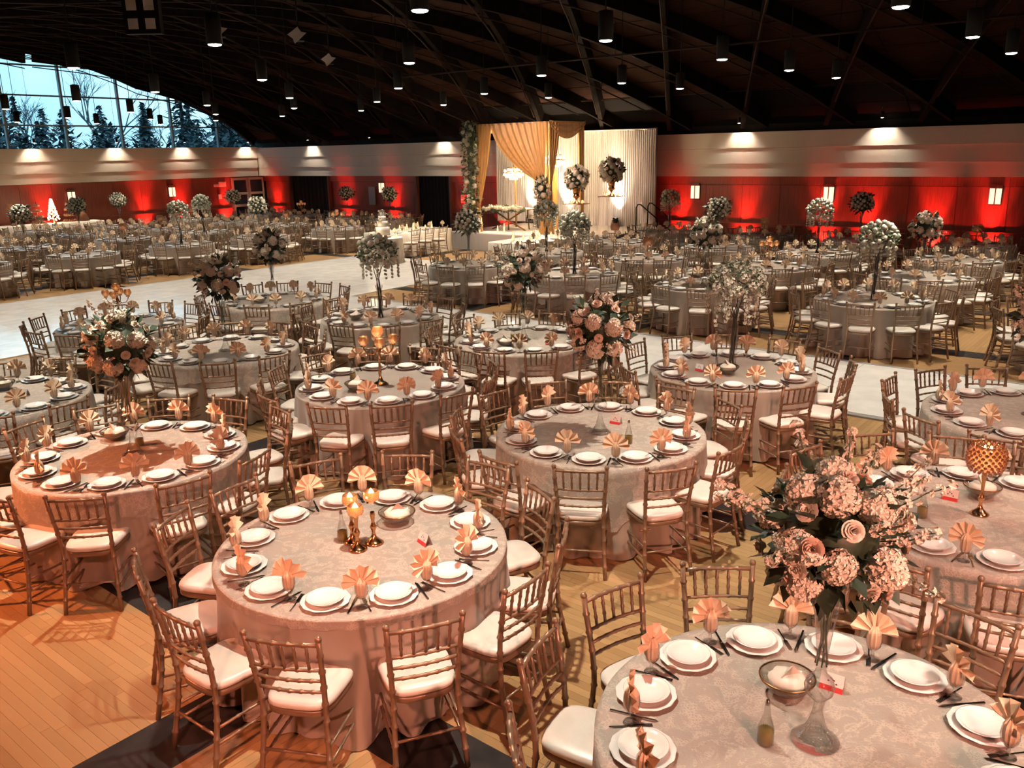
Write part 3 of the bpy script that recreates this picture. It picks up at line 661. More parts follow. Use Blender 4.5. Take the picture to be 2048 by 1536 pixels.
def lace_mesh(seed, kind):
    random.seed(seed + 50); b = MB(); seg = 144; rot = uni(0, 1.5); vs = []
    n = 7
    prof = [0.0, 0.4, 0.75, 0.90]
    for r in prof:
        for k in range(seg): a = 2 * PI * k / seg; vs.append((r * math.cos(a), r * math.sin(a), HT + 0.004))
    for i in range(n + 1):
        for k in range(seg):
            a = 2 * PI * k / seg; c = max(abs(math.cos(a + rot)), abs(math.sin(a + rot)))
            if kind == 'lacetop': dr = 0.045 + 0.012 * abs(math.sin(a * 18))
            else: dr = min(1.10 / c, 1.42) - RT + 0.022 * abs(math.sin(a * 20)) - 0.01
            t = i / n; s = t * dr; rr = RT + 0.010 + 0.05 * s + 0.010 * math.sin(9 * a + seed) * min(1, s * 3) + 0.005 * math.sin(23 * a) * min(1, s * 3)
            vs.append((rr * math.cos(a), rr * math.sin(a), HT + 0.004 - 0.004 * (i > 0) - s))
    rows = len(prof) + n + 1
    fs = [(i * seg + k, (i + 1) * seg + k, (i + 1) * seg + (k + 1) % seg, i * seg + (k + 1) % seg) for i in range(rows - 1) for k in range(seg)]
    return b.add(vs, fs).mesh('lace_overlay', M['lace'])
CL = {k: [cloth_mesh(s, M[m]) for s in (1, 2, 3)] for k, m in (('satin', 'satin'), ('lace', 'satin'), ('lacetop', 'satin'), ('grey', 'greysatin'))}
LC = {k: [lace_mesh(s, k) for s in (1, 2, 3)] for k in ('lace', 'lacetop')}
random.seed(11)
ttop = MB().lathe([(0.0, 0.735), (0.90, 0.735), (0.90, 0.758), (0.0, 0.758)], 40).mesh('tabletop', M['darkwood'])

# ---- chair (faces +Y, back at -Y)
def P_(x, y, z): return Vector((x, y, z))
def bamboo(path, r, seg, step=0.085, rings=True, n=None):
    """tube with raised bamboo rings"""
    P = [Vector(p) for p in path]; L = [0]
    for a, b in zip(P[:-1], P[1:]): L.append(L[-1] + (b - a).length)
    def at(s):
        for i in range(len(P) - 1):
            if s <= L[i + 1] + 1e-9: return P[i].lerp(P[i + 1], (s - L[i]) / max(L[i + 1] - L[i], 1e-9))
        return P[-1]
    if not rings: return P, [r] * len(P)
    ss = [(0, r)]; k = max(2, n or round(L[-1] / step)); d = L[-1] / k
    for i in range(1, k):
        c = i * d; ss += [(c - 0.012, r * 0.97), (c - 0.004, r * 1.28), (c + 0.004, r * 1.28), (c + 0.012, r * 0.97)]
    ss.append((L[-1], r)); return [at(s) for s, _ in ss], [q for _, q in ss]
CH = {}
ch_post = [P_(0.195, -0.262, 0.0), P_(0.178, -0.205, 0.30), P_(0.172, -0.190, 0.45), P_(0.180, -0.205, 0.62), P_(0.192, -0.238, 0.80), P_(0.198, -0.258, 0.92)]
ch_leg = [P_(0.185, 0.205, 0.0), P_(0.180, 0.185, 0.43)]
def post_at(z):
    for a, b in zip(ch_post[:-1], ch_post[1:]):
        if a.z <= z <= b.z: return a.lerp(b, (z - a.z) / (b.z - a.z))
def rail_pts(z, n=5):
    p = post_at(z); return [P_(p.x * (1 - 2 * i / (n - 1)), p.y - 0.018 * math.sin(PI * i / (n - 1)), z) for i in range(n)]
def mirror(path): return [P_(-p.x, p.y, p.z) for p in path]
def chair_pieces(seg, rings):
    out = []
    def one(name, path, r, n=None, sg=None, sp=0.0):
        P, R = bamboo(path, r, seg, rings=rings, n=n); b = MB(); b.tube(P, R, sg or seg)
        if sp: b.ball(tuple(P[-1]), r * 1.25, seg, 5)
        out.append((name, b))
    one('back_post', ch_post, 0.0155, 9, sp=1); one('back_post', mirror(ch_post), 0.0155, 9, sp=1)
    one('leg', ch_leg, 0.0155, 5); one('leg', mirror(ch_leg), 0.0155, 5)
    one('top_rail', rail_pts(0.885), 0.012, 5)
    for z in (0.725, 0.655, 0.585): one('back_rail', rail_pts(z), 0.0095, 6)
    for i in range(5):
        u = (i + 1) / 6.0; a, b = rail_pts(0.885, 13), rail_pts(0.725, 13)
        q = lambda L, u: L[int(u * 12)].lerp(L[min(int(u * 12) + 1, 12)], u * 12 - int(u * 12))
        one('spindle', [q(b, u), q(a, u)], 0.0085, 3)
    for z in (0.17, 0.26):
        for s in (1, -1):
            p = post_at(z); l = ch_leg[0].lerp(ch_leg[1], z / 0.43); one('stretcher', [P_(s * p.x, p.y, z), P_(s * l.x, l.y, z)], 0.0085, 3)
    for z in (0.20, 0.29):
        l = ch_leg[0].lerp(ch_leg[1], z / 0.43); one('stretcher', [P_(-l.x, l.y, z), P_(l.x, l.y, z)], 0.0085, 3)
    p = post_at(0.22); one('stretcher', [P_(-p.x, p.y, 0.22), P_(p.x, p.y, 0.22)], 0.0085, 3)
    return out
def seat_outline(k, seg, sx=1.0, sy=1.0):
    pts = []
    for i in range(seg):
        a = 2 * PI * i / seg; c, s = math.cos(a), math.sin(a); e = 0.5
        x = math.copysign(abs(c) ** e, c); y = math.copysign(abs(s) ** e, s)
        wx = (0.205 if y > 0 else 0.185) ; pts.append((x * (0.190 + 0.015 * y) * sx, y * 0.195 * sy - 0.003))
    return pts
def seat_loft(levels, seg, name, m):
    b = MB(); vs = []
    for (k, z) in levels: vs += [(x * k, y * k, z) for x, y in seat_outline(1, seg)]
    n = len(levels); fs = [(i * seg + q, i * seg + (q + 1) % seg, (i + 1) * seg + (q + 1) % seg, (i + 1) * seg + q) for i in range(n - 1) for q in range(seg)]
    fs.append(tuple((n - 1) * seg + q for q in range(seg))); fs.append(tuple(reversed(range(seg))))
    return b.add(vs, fs)
fr_lv = [(0.97, 0.415), (1.0, 0.42), (1.0, 0.445), (0.97, 0.45)]
cu_lv = [(0.95, 0.451), (1.01, 0.462), (1.02, 0.475), (0.99, 0.490), (0.90, 0.500), (0.6, 0.506), (0.2, 0.508)]
FULL = [(n, b.mesh(n, M['gold'])) for n, b in chair_pieces(8, True)]
FULL.append(('seat_frame', seat_loft(fr_lv, 28, 's', None).mesh('seat_frame', M['gold'])))
FULL.append(('seat_cushion', seat_loft(cu_lv, 28, 's', None).mesh('seat_cushion', M['cushion'])))
def low_chair(seg, rings):
    b = MB()
    for n, q in chair_pieces(seg, rings):
        b.add(q.v, q.f, True)
    q = seat_loft(fr_lv[1:3], 10, 's', None); b.add(q.v, q.f, False); return b
mid_frame = low_chair(5, False).mesh('chair_frame', M['gold'])
mid_cush = seat_loft([cu_lv[0], cu_lv[2], cu_lv[4]], 14, 's', None).mesh('seat_cushion', M['cushion'])
fb = low_chair(4, False); fc = seat_loft([cu_lv[0], cu_lv[2], cu_lv[4]], 10, 's', None); fb.add(fc.v, fc.f, True, None, 1)
far_chair = fb.mesh('far_chair', [M['gold'], M['cushion']])

# ---- china, glass, linen
scal = lambda a, r, z: 1.0 + (0.018 * math.cos(12 * a) if r > 0.12 else 0.0)
plate_me = MB().lathe([(0.0, 0.004), (0.085, 0.004), (0.095, 0.0), (0.10, 0.003), (0.136, 0.018), (0.139, 0.021), (0.136, 0.022), (0.098, 0.009), (0.088, 0.006), (0.0, 0.006)], 48, fn=scal).mesh('dinner_plate', M['china'])
soup_me = MB().lathe([(0.0, 0.004), (0.06, 0.0), (0.075, 0.004), (0.088, 0.020), (0.104, 0.027), (0.107, 0.030), (0.103, 0.030), (0.085, 0.023), (0.070, 0.009), (0.0, 0.008)], 36).mesh('soup_plate', M['china'])
plate_lo = MB().lathe([(0.0, 0.0), (0.09, 0.0), (0.139, 0.020), (0.09, 0.007), (0.0, 0.007)], 16).mesh('dinner_plate', M['china'])
soup_lo = MB().lathe([(0.0, 0.0), (0.07, 0.0), (0.107, 0.028), (0.07, 0.010), (0.0, 0.010)], 14).mesh('soup_plate', M['china'])
gob_prof = [(0.0, 0.0), (0.036, 0.001), (0.035, 0.004), (0.010, 0.010), (0.006, 0.022), (0.009, 0.036), (0.006, 0.046), (0.020, 0.058), (0.034, 0.078), (0.038, 0.105), (0.036, 0.130), (0.034, 0.148)]
gob_me = MB().lathe(gob_prof, 18).mesh('water_goblet', M['glass'])
gob_lo = MB().lathe([gob_prof[i] for i in (0, 1, 3, 6, 8, 11)], 8).mesh('water_goblet', M['glass'])
def napkin_mesh(seed, spread, npl, R):
    random.seed(seed); b = MB(); c = P_(0, 0, 0.150); n = 2 * npl; a0 = PI / 2 - spread / 2; vs = []
    tw = uni(-0.15, 0.15)
    for ring in (0.10, 0.55, 1.0):
        for i in range(n + 1):
            a = a0 + spread * i / n + (0.03 * (rnd() - .5)); side = (1 if i % 2 else -1)
            r = R * ring * (1.0 + (0.05 if i % 2 else -0.03) * ring + 0.05 * (rnd() - .5) * ring)
            y = side * 0.013 * (0.35 + 0.65 * ring) + 0.02 * ring * tw * math.cos(a) * 4 + 0.012 * ring * math.sin(2 * a + seed)
            vs.append((r * math.cos(a), y, c.z + r * math.sin(a)))
    m_ = n + 1
    fs = [(k * m_ + i, k * m_ + i + 1, (k + 1) * m_ + i + 1, (k + 1) * m_ + i) for k in (0, 1) for i in range(n)]
    b.add(vs, fs, False)
    b.lathe([(0.016, 0.062), (0.027, 0.085), (0.030, 0.125), (0.026, 0.155), (0.010, 0.185)], 20, fn=lambda a, r, z: 1 + 0.13 * math.cos(10 * a), smooth=False)
    return b.mesh('fan_napkin', M['napkin'])
NAP = [napkin_mesh(1, math.radians(215), 7, 0.102), napkin_mesh(2, math.radians(190), 6, 0.104), napkin_mesh(3, math.radians(235), 8, 0.098), napkin_mesh(4, math.radians(205), 7, 0.106)]
def napkin_low():
    b = MB(); n = 10; vs = [(0, 0, 0.13)]
    for i in range(n + 1):
        a = math.radians(-15) + math.radians(210) * i / n; vs.append((0.102 * math.cos(a), 0.012 * (-1) ** i, 0.15 + 0.102 * math.sin(a)))
    b.add(vs, [(0, i + 1, i + 2) for i in range(n)], False); b.lathe([(0.018, 0.065), (0.03, 0.11), (0.02, 0.16)], 6); return b.mesh('fan_napkin', M['napkin'])
nap_lo = napkin_low()
fk = MB(); fk.box((0, -0.045, 0.004), (0.007, 0.11, 0.003)); fk.box((0, 0.022, 0.004), (0.020, 0.030, 0.003))
for q in (-0.0085, -0.0028, 0.0028, 0.0085): fk.box((q, 0.062, 0.004), (0.0034, 0.055, 0.0025))
fork_me = fk.mesh('dinner_fork', M['steel'])
kn = MB(); kn.box((0, -0.055, 0.005), (0.010, 0.10, 0.005)); kn.add([(-0.008, -0.005, 0.003), (0.008, -0.005, 0.003), (0.009, 0.09, 0.003), (0.0, 0.115, 0.003), (-0.008, 0.10, 0.003), (-0.008, -0.005, 0.006), (0.008, -0.005, 0.006), (0.009, 0.09, 0.005), (0.0, 0.115, 0.004), (-0.008, 0.10, 0.005)], [(4, 3, 2, 1, 0), (5, 6, 7, 8, 9), (0, 1, 6, 5), (1, 2, 7, 6), (2, 3, 8, 7), (3, 4, 9, 8), (4, 0, 5, 9)], False)
knife_me = kn.mesh('dinner_knife', M['steel'])

HOURS = ['twelve', 'one', 'two', 'three', 'four', 'five', 'six', 'seven', 'eight', 'nine', 'ten', 'eleven']
Lch, Lpl, Lsp, Lgo, Lna, Lfk, Lkn = [], [], [], [], [], [], []
def inframe(p, mg=40):
    x, y, z = project(p); mg = max(mg, 420) if z < 8 else mg; return z if (-mg < x < 2048 + mg and -mg < y < 1536 + mg and z > 0.3) else None
for ti, (tx, ty, ph, clothk, cp, off) in enumerate(TABLES):
    d = project((tx, ty, 0.7))[2]
    t = thing('banquet_table', 'round banquet table under %s cloth: %s' % ({'satin': 'champagne satin', 'grey': 'taupe satin'}.get(clothk, 'ivory lace'), ph), 'table', (tx, ty, 0), uni(0, 6.28), 'round banquet tables')
    obj('tabletop', ttop, t); obj('tablecloth', CL[clothk][ti % 3], t)
    if clothk in LC: obj('lace_overlay', LC[clothk][ti % 3], t)
    base = math.atan2(ty, tx)
    for k in range(12):
        th = math.radians(off + 30 * k); hour = HOURS[round(-(th - base) / (PI / 6)) % 12]
        c, s = math.cos(th), math.sin(th); lab = "%s o'clock of %s" % (hour, ph)
        if d < 3.0: continue
        rr = 1.03 + uni(-0.03, 0.05); th2 = th + uni(-0.03, 0.03)
        p = (tx + rr * math.cos(th2), ty + rr * math.sin(th2), 0.0)
        z = inframe((p[0], p[1], 0.55), 90)
        if z: Lch.append((z, p, th + PI / 2 + uni(-0.08, 0.08), lab))
        for L, r_, dz, da, mg in ((Lpl, 0.735, 0.0, 0, 30), (Lsp, 0.733, 0.0105, 0, 30), (Lgo, 0.775 + uni(-.03, .03), 0, PI / 12 + uni(-.03, .03), 30)):
            q = (tx + r_ * math.cos(th + da), ty + r_ * math.sin(th + da), HT + 0.0045 + dz); z = inframe(q, mg)
            if z:
                L.append((z, q, th + da + PI / 2 + uni(-.15, .15), lab))
                if L is Lgo: Lna.append((z, q, th + da + PI / 2 + uni(-.25, .25), lab))
        if d < 10.2:
            for L, sd in ((Lfk, 1), (Lkn, -1)):
                q = (tx + 0.745 * c - sd * 0.162 * -s, ty + 0.745 * s - sd * 0.162 * c, HT + 0.0045); z = inframe(q, 10)
                if z: L.append((z, q, th + PI / 2 + sd * uni(-0.05, 0.05), lab))
def strictly(p): x, y, z = project(p); return 0 <= x <= 2048 and 0 <= y <= 1536
def lay(L, limit, name, cat, labfmt, group, me, me_lo, near, stuff_name, stuff_label, mm, pick=None):
    L.sort(key=lambda e: e[0]); limit += sum(1 for e in L if e[0] < 8 and not strictly(e[1]))
    for i, (z, p, rz, lab) in enumerate(L[:limit]):
        m_ = (pick(i) if pick else me) if z < near else me_lo
        thing(name, labfmt % lab, cat, p, rz, group, m_)
    rest = L[limit:]
    if rest:
        o = thing(stuff_name, stuff_label, cat, me=joined(stuff_name, me_lo, [TR(p[0], p[1], p[2], rz) for z, p, rz, lab in rest], mm)); o['kind'] = 'stuff'
lay(Lpl, 292, 'dinner_plate', 'plate', 'large scalloped plate at %s', 'dinner plates', plate_me, plate_lo, 11, 'far_dinner_plates', 'white plates on the far tables', [M['china']])
lay(Lsp, 300, 'soup_plate', 'plate', 'small white soup plate, %s', 'soup plates', soup_me, soup_lo, 11, 'far_soup_plates', 'white soup plates stacked on far tables', [M['china']])
lay(Lgo, 292, 'water_goblet', 'glass', 'stemmed water glass, %s', 'water goblets', gob_me, gob_lo, 12, 'far_water_goblets', 'clear goblets on the far tables', [M['glass']])
lay(Lna, 292, 'fan_napkin', 'napkin', 'peach fan-folded napkin, %s', 'fan napkins', None, nap_lo, 14, 'far_fan_napkins', 'peach fan napkins on the far tables', [M['napkin']], pick=lambda i: NAP[i % 4])
lay(Lfk, 300, 'dinner_fork', 'fork', 'steel fork left of plate at %s', 'dinner forks', fork_me, fork_me, 99, 'x', 'x', [])
lay(Lkn, 300, 'dinner_knife', 'knife', 'steel knife right of plate at %s', 'dinner knives', knife_me, knife_me, 99, 'x', 'x', [])
Lch.sort(key=lambda e: e[0]); NCH = 297 + sum(1 for e in Lch if e[0] < 8 and not strictly((e[1][0], e[1][1], 0.5)))
for i, (z, p, rz, lab) in enumerate(Lch[:NCH]):
    L_ = 'gold bamboo-style chair at %s' % lab
    if i < 140:
        t = thing('chiavari_chair', L_, 'chair', p, rz, 'gold chairs around the tables')
        for n, me in FULL: obj(n, me, t)
    else:
        t = thing('chiavari_chair', L_, 'chair', p, rz, 'gold chairs around the tables', mid_frame); obj('seat_cushion', mid_cush, t)
o = thing('far_chiavari_chairs', 'gold chairs with white cushions around the far tables', 'chair', me=joined('far_chairs', far_chair, [TR(p[0], p[1], 0, rz) for z, p, rz, lab in Lch[NCH:]], [M['gold'], M['cushion']])); o['kind'] = 'stuff'
print('COUNTS chairs', len(Lch), 'plates', len(Lpl), 'goblets', len(Lgo), 'forks', len(Lfk), 'depth300', Lch[300][0] if len(Lch) > 300 else None)

print('LIMITS', NCH, sum(1 for e in Lpl if e[0] < 8 and not strictly(e[1])))

# ================================================================== CENTREPIECES
random.seed(21)
def fib(n, zmin=-0.6):
    out = []; k = 0; N_ = int(n / ((1 - zmin) / 2))
    for i in range(N_):
        z = 1 - 2 * (i + 0.5) / N_
        if z < zmin: break
        a = i * 2.39996; r = math.sqrt(1 - z * z); out.append(Vector((r * math.cos(a), r * math.sin(a), z)))
    return out
def petal(b, ang, span, r0, r1, h, curl, mi=0):
    def fn(u, v):
        a = ang + (u - 0.5) * span * (0.6 + 0.4 * math.sin(min(v * 1.2, 1) * PI / 2))
        r = r0 + (r1 - r0) * v ** 1.4 + curl * max(0, v - 0.75) * 4; z = h * math.sin(v * 1.45) - curl * max(0, v - 0.8) * 2 - 0.25 * h * (abs(u - .5) * 2) ** 3 * v
        return (r * math.cos(a), r * math.sin(a), z)
    b.grid(4, 3, fn, mi=mi)
def rose_mesh(m):
    b = MB()
    for n, r0, r1, h, cu, sp in ((3, .001, .008, .050, 0, 2.8), (3, .004, .016, .050, .001, 2.6), (4, .007, .024, .047, .002, 2.2), (5, .010, .033, .041, .004, 1.9), (6, .012, .042, .030, .006, 1.6)):
        o_ = uni(0, 6)
        for k in range(n): petal(b, o_ + 2 * PI * k / n, sp, r0, r1, h * uni(.92, 1.08), cu)
    return b.mesh('rose', m)
def floret(b, c, n, s, mi=0):
    t = n.orthogonal().normalized(); t = Matrix.Rotation(uni(0, 6.28), 3, n) @ t; w = n.cross(t); up = n * s * 0.35
    for k in range(4):
        d = (t, w, -t, -w)[k]; e = (w, -t, -w, t)[k]
        b.add([c, c + d * s * 0.55 + e * s * 0.42 + up, c + d * s + up * 0.6, c + d * s * 0.55 - e * s * 0.42 + up], [(0, 3, 2, 1)], False, mi=mi)
def hydrangea_mesh(m, r=0.075, n=70):
    b = MB(); b.ball((0, 0, r * 0.2), r * 0.8, 8, 5)
    for d in fib(n, -0.35): floret(b, d * r * uni(0.88, 1.06) + Vector((0, 0, r * 0.2)), (d + Vector((uni(-.3, .3), uni(-.3, .3), uni(-.3, .3)))).normalized(), 0.023)
    return b.mesh('hydrangea', m)
def leaf(b, c, d, s, w=0.32, mi=0):
    d = d.normalized(); sd = d.cross(Vector((0, 0, 1))); sd = sd.normalized() if sd.length > 1e-3 else Vector((1, 0, 0)); sd = Matrix.Rotation(uni(-0.9, 0.9), 3, d) @ sd; up = sd.cross(d)
    b.add([c, c + d * s * .45 + sd * s * w + up * s * .06, c + d * s, c + d * s * .45 - sd * s * w + up * s * .06, c + d * s * .5 - up * s * .03], [(0, 1, 4), (1, 2, 4), (4, 2, 3), (0, 4, 3)], True, mi=mi)
def foliage_mesh(R, n, m, core=0.72, s=0.085, down=0.0):
    b = MB(); b.ball((0, 0, 0), R * core, 12, 8, jit=0.15)
    for d in fib(n, -0.95):
        d = (d + Vector((uni(-.3, .3), uni(-.3, .3), uni(-.3, .3) - down))).normalized(); leaf(b, d * R * uni(0.62, 0.98), d + Vector((uni(-.6, .6), uni(-.6, .6), uni(-.5, .3))), s * uni(0.7, 1.4))
    return b.mesh('foliage', m)
def spray_mesh(ln, m, seed):
    random.seed(seed); b = MB(); P = [Vector((0, 0, 0))]; d = Vector((0, 0, 1))
    for i in range(6): d = (d + Vector((uni(-.25, .25), uni(-.25, .25), 0))).normalized(); P.append(P[-1] + d * ln / 6)
    b.tube(P, [0.003] * 7, 4, mi=1)
    for p in P[2:]:
        for _ in range(5): n = Vector((uni(-1, 1), uni(-1, 1), uni(-.4, 1))).normalized(); floret(b, p + n * 0.016, n, 0.016)
    return b.mesh('blossom_spray', [m, M['paleleaf']])
ROSE = [rose_mesh(M['rose']), rose_mesh(M['rosepink']), rose_mesh(M['rose'])]
HYD = [hydrangea_mesh(M['hydra']), hydrangea_mesh(M['hydra'], 0.068, 60)]
FOL = [foliage_mesh(0.27, 190, M['leaf'], 0.66) for _ in range(2)]
SPR = [spray_mesh(0.24, M['hydra'], s) for s in (1, 2, 3)]
def along(d, p=(0, 0, 0), s=1.0, spin=0.0):
    q = Vector(d).to_track_quat('Z', 'Y'); return Matrix.Translation(p) @ q.to_matrix().to_4x4() @ Matrix.Rotation(spin, 4, 'Z') @ Matrix.Scale(s, 4)
# merged blossom heads for arrangements too far to show single flowers
def far_blooms(R, mm, n=75):
    b = MB()
    for d in fib(n, -0.7):
        c = d * R * uni(0.86, 1.05); r = R * uni(0.09, 0.19); b.ball(tuple(c), r, 6, 4, jit=0.55)
    return b.mesh('blossoms', mm)
FARB = [far_blooms(0.27, M['rose']), far_blooms(0.27, M['hydra'])]; FARF = foliage_mesh(0.285, 90, M['leaf'], 0.8, 0.11)
vprof = [(0.0, 0.004), (0.098, 0.002), (0.10, 0.006), (0.065, 0.030), (0.036, 0.085), (0.020, 0.150), (0.016, 0.190), (0.030, 0.205), (0.056, 0.235), (0.062, 0.265), (0.052, 0.298), (0.028, 0.320), (0.020, 0.345), (0.024, 0.42), (0.034, 0.52), (0.050, 0.63), (0.075, 0.72), (0.082, 0.735)]
VASE = MB().lathe(vprof, 24).mesh('trumpet_vase', M['glass']); VASE_LO = MB().lathe(vprof[1::2] + [vprof[-1]], 10).mesh('trumpet_vase', M['glass'])
def ball_piece(tx, ty, ph, d, R=0.27, zc=0.96, var=0):
    thing('trumpet_vase', 'tall clear trumpet vase with glass bulb standing on %s' % ph, 'vase', (tx, ty, HT + 0.005), 0, 'tall glass vases', VASE if d < 12 else VASE_LO)
    t = thing('flower_arrangement', 'round cream rose and hydrangea bouquet above %s' % ph, 'flowers', (tx, ty, HT + zc), uni(0, 6), 'rose bouquets on tall vases')
    if d > 19:
        obj('blossoms', FARB[var % 2], t); obj('foliage', FARF, t); obj('stems', STEMS, t); return
    obj('foliage', FOL[var % 2], t); obj('stems', STEMS, t)
    dirs = fib(48 if d < 7 else 42, -0.8)
    for i, v in enumerate(dirs):
        v = (v + Vector((uni(-.16, .16), uni(-.16, .16), uni(-.16, .16)))).normalized()
        if i % 6 == 4: continue
        if i % 6 in (0, 3): obj('hydrangea', HYD[i % 2], t, mw=along(v, v * R * 0.80, uni(0.85, 1.05), uni(0, 6)))
        else: obj('rose', ROSE[(i + var) % 3], t, mw=along(v, v * R * uni(0.86, 0.98), uni(0.75, 1.0), uni(0, 6)))
    ns = 16 if d < 5.2 else 7
    for i in range(ns):
        v = Vector((uni(-1, 1), uni(-1, 1), uni(-0.55, 1.2))).normalized(); obj('blossom_spray', SPR[i % 3], t, mw=along(v, v * R * 0.78, uni(0.8, 1.25) * (1.0 if ns > 10 else 0.75), uni(0, 6)))
_b = MB()
for k in range(7): a = k * 0.9; _b.tube([(0.025 * math.cos(a), 0.025 * math.sin(a), -0.58), (0.010 * math.cos(a + 1), 0.010 * math.sin(a + 1), -0.45), (0.045 * math.cos(a + .5), 0.045 * math.sin(a + .5), -0.12)], 0.0035, 4)
STEMS = _b.mesh('stems', M['paleleaf'])
# orchid tree: dark twisted branch, leafy crown, hanging white strands
def orchid_crown(R, n):
    b = MB()
    for d in fib(n, -0.35):
        c = Vector((d.x * R * uni(.7, 1.05), d.y * R * uni(.7, 1.05), d.z * R * 0.75 * uni(.7, 1.1)))
        for _ in range(3): leaf(b, c, Vector((uni(-1, 1), uni(-1, 1), uni(-.6, .9))), uni(0.04, 0.075), 0.34)
    return b.mesh('foliage', M['paleleaf'])
def cluster_mesh(n, r, m):
    b = MB()
    for d in fib(n, -0.9): floret(b, d * r * uni(0.6, 1.1), d, 0.026)
    return b.mesh('blossom_cluster', m)
def strand_mesh(ln, m, seed):
    random.seed(seed); b = MB(); P = [Vector((0, 0, 0))]
    for i in range(8): P.append(P[-1] + Vector((uni(-.012, .012), uni(-.012, .012), -ln / 8)))
    b.tube(P, [0.002] * 9, 3, mi=1)
    for p in P[1:]:
        for _ in range(3): n = Vector((uni(-1, 1), uni(-1, 1), uni(-.5, .5))).normalized(); floret(b, p + n * 0.013, n, 0.021)
    return b.mesh('hanging_strand', [m, M['paleleaf']])
OCR = orchid_crown(0.31, 150); OCL = [cluster_mesh(26, 0.07, M['orchid']), cluster_mesh(20, 0.06, M['orchid'])]; OST = [strand_mesh(0.34, M['orchid'], s) for s in (5, 6)]
_b = MB()
for k in range(5):
    a = k * 1.26; P = [(0.035 * math.cos(a), 0.035 * math.sin(a), 0.0)]
    for q in range(1, 9): z = 0.10 * q; rr = 0.020 + 0.012 * math.sin(q * 1.3 + k) + (0.03 * (q - 6) if q > 6 else 0); P.append((rr * math.cos(a + q * 0.35), rr * math.sin(a + q * 0.35), z))
    _b.tube(P, [0.010 - 0.0006 * q for q in range(9)], 5)
OBR = _b.mesh('branch', M['stem'])
OVASE = MB().lathe([(0.0, 0.004), (0.055, 0.0), (0.058, 0.004), (0.044, 0.02), (0.040, 0.20), (0.044, 0.42), (0.058, 0.50)], 16).mesh('cylinder_vase', M['glass'])
def far_orchid():
    b = MB()
    for d in fib(60, -0.7): b.ball((d.x * .31 * uni(.7, 1.05), d.y * .31 * uni(.7, 1.05), d.z * .27), uni(.03, .055), 5, 4, jit=0.4)
    for k in range(14):
        a = k * 0.45; r = uni(.2, .32)
        for q in range(5): b.ball((r * math.cos(a), r * math.sin(a), -0.12 - 0.055 * q), 0.022, 5, 3)
    return b.mesh('blossoms', M['orchid'])
FORC = far_orchid()
def orchid_piece(tx, ty, ph, d, var=0):
    thing('cylinder_vase', 'slim clear vase holding dark branches on %s' % ph, 'vase', (tx, ty, HT + 0.005), 0, 'slim vases', OVASE)
    t = thing('orchid_arrangement', 'cascading white orchid tree on dark branches, %s' % ph, 'flowers', (tx, ty, HT + 0.006), uni(0, 6), 'cascading orchid trees')
    obj('branch', OBR, t, (0, 0, 0.002)); cz = 0.98
    obj('foliage', OCR, t, (0, 0, cz))
    if d > 13: obj('blossoms', FORC, t, (0, 0, cz)); return
    for i, v in enumerate(fib(26, -0.4)): obj('blossom_cluster', OCL[i % 2], t, (v.x * 0.28, v.y * 0.28, cz + v.z * 0.20), uni(0, 6))
    for k in range(16): a = k * 0.393 + uni(-.1, .1); r = uni(0.20, 0.33); obj('hanging_strand', OST[k % 2], t, (r * math.cos(a), r * math.sin(a), cz - 0.04 + uni(-.05, .05)), uni(0, 6), sc=(1, 1, uni(0.7, 1.15)))
# candelabra: gold stem, four S-arms, five mercury cups
cup_prof = [(0.0, 0.0), (0.014, 0.002), (0.036, 0.016), (0.054, 0.044), (0.056, 0.070), (0.047, 0.095), (0.043, 0.104)]
CUP = MB().lathe(cup_prof, 14, fn=lambda a, r, z: 1 + 0.03 * math.cos(8 * a)).mesh('mercury_cup', M['mercury'])
FLM = MB().lathe([(0.0, 0.030), (0.012, 0.032), (0.015, 0.046), (0.008, 0.062), (0.0, 0.072)], 8).mesh('candle_flame', M['flame'])
CST = MB().lathe([(0.0, 0.0), (0.085, 0.0), (0.088, 0.006), (0.070, 0.016), (0.030, 0.040), (0.018, 0.075), (0.014, 0.10), (0.020, 0.13), (0.013, 0.16), (0.012, 0.33), (0.022, 0.36), (0.026, 0.39), (0.014, 0.43), (0.012, 0.50), (0.030, 0.515), (0.0, 0.52)], 16).mesh('stem', M['goldmetal'])
_a = MB(); _a.tube([(0.012, 0, 0.38), (0.06, 0, 0.335), (0.12, 0, 0.345), (0.155, 0, 0.395), (0.158, 0, 0.43)], [0.008, 0.007, 0.007, 0.007, 0.008], 6); _a.lathe([(0.0, 0.428), (0.032, 0.432), (0.034, 0.438), (0.0, 0.44)], 10, Matrix.Translation((0.158, 0, 0)))
for k in range(5): _a.ball((0.05 + 0.025 * k, 0, 0.315 - 0.01 * (k % 2)), 0.007, 6, 4)
ARM = _a.mesh('arm', M['goldmetal'])
def candelabra(tx, ty, ph, d):
    t = thing('candelabra', 'five-cup gold candelabra with glowing glass cups on %s' % ph, 'candelabra', (tx, ty, HT + 0.005), uni(0.3, 1.0), 'gold candelabra')
    obj('stem', CST, t)
    for k in range(4):
        a = obj('arm', ARM, t, rz=k * PI / 2); c = obj('cup', CUP, t, (0.158 * math.cos(k * PI / 2), 0.158 * math.sin(k * PI / 2), 0.438)); obj('flame', FLM, c)
    c = obj('cup', CUP, t, (0, 0, 0.518), sc=1.15); obj('flame', FLM, c)
    if d < 12: point('candle_glow', (tx, ty, HT + 0.62), 1.6, (1.0, 0.55, 0.25), 0.12)
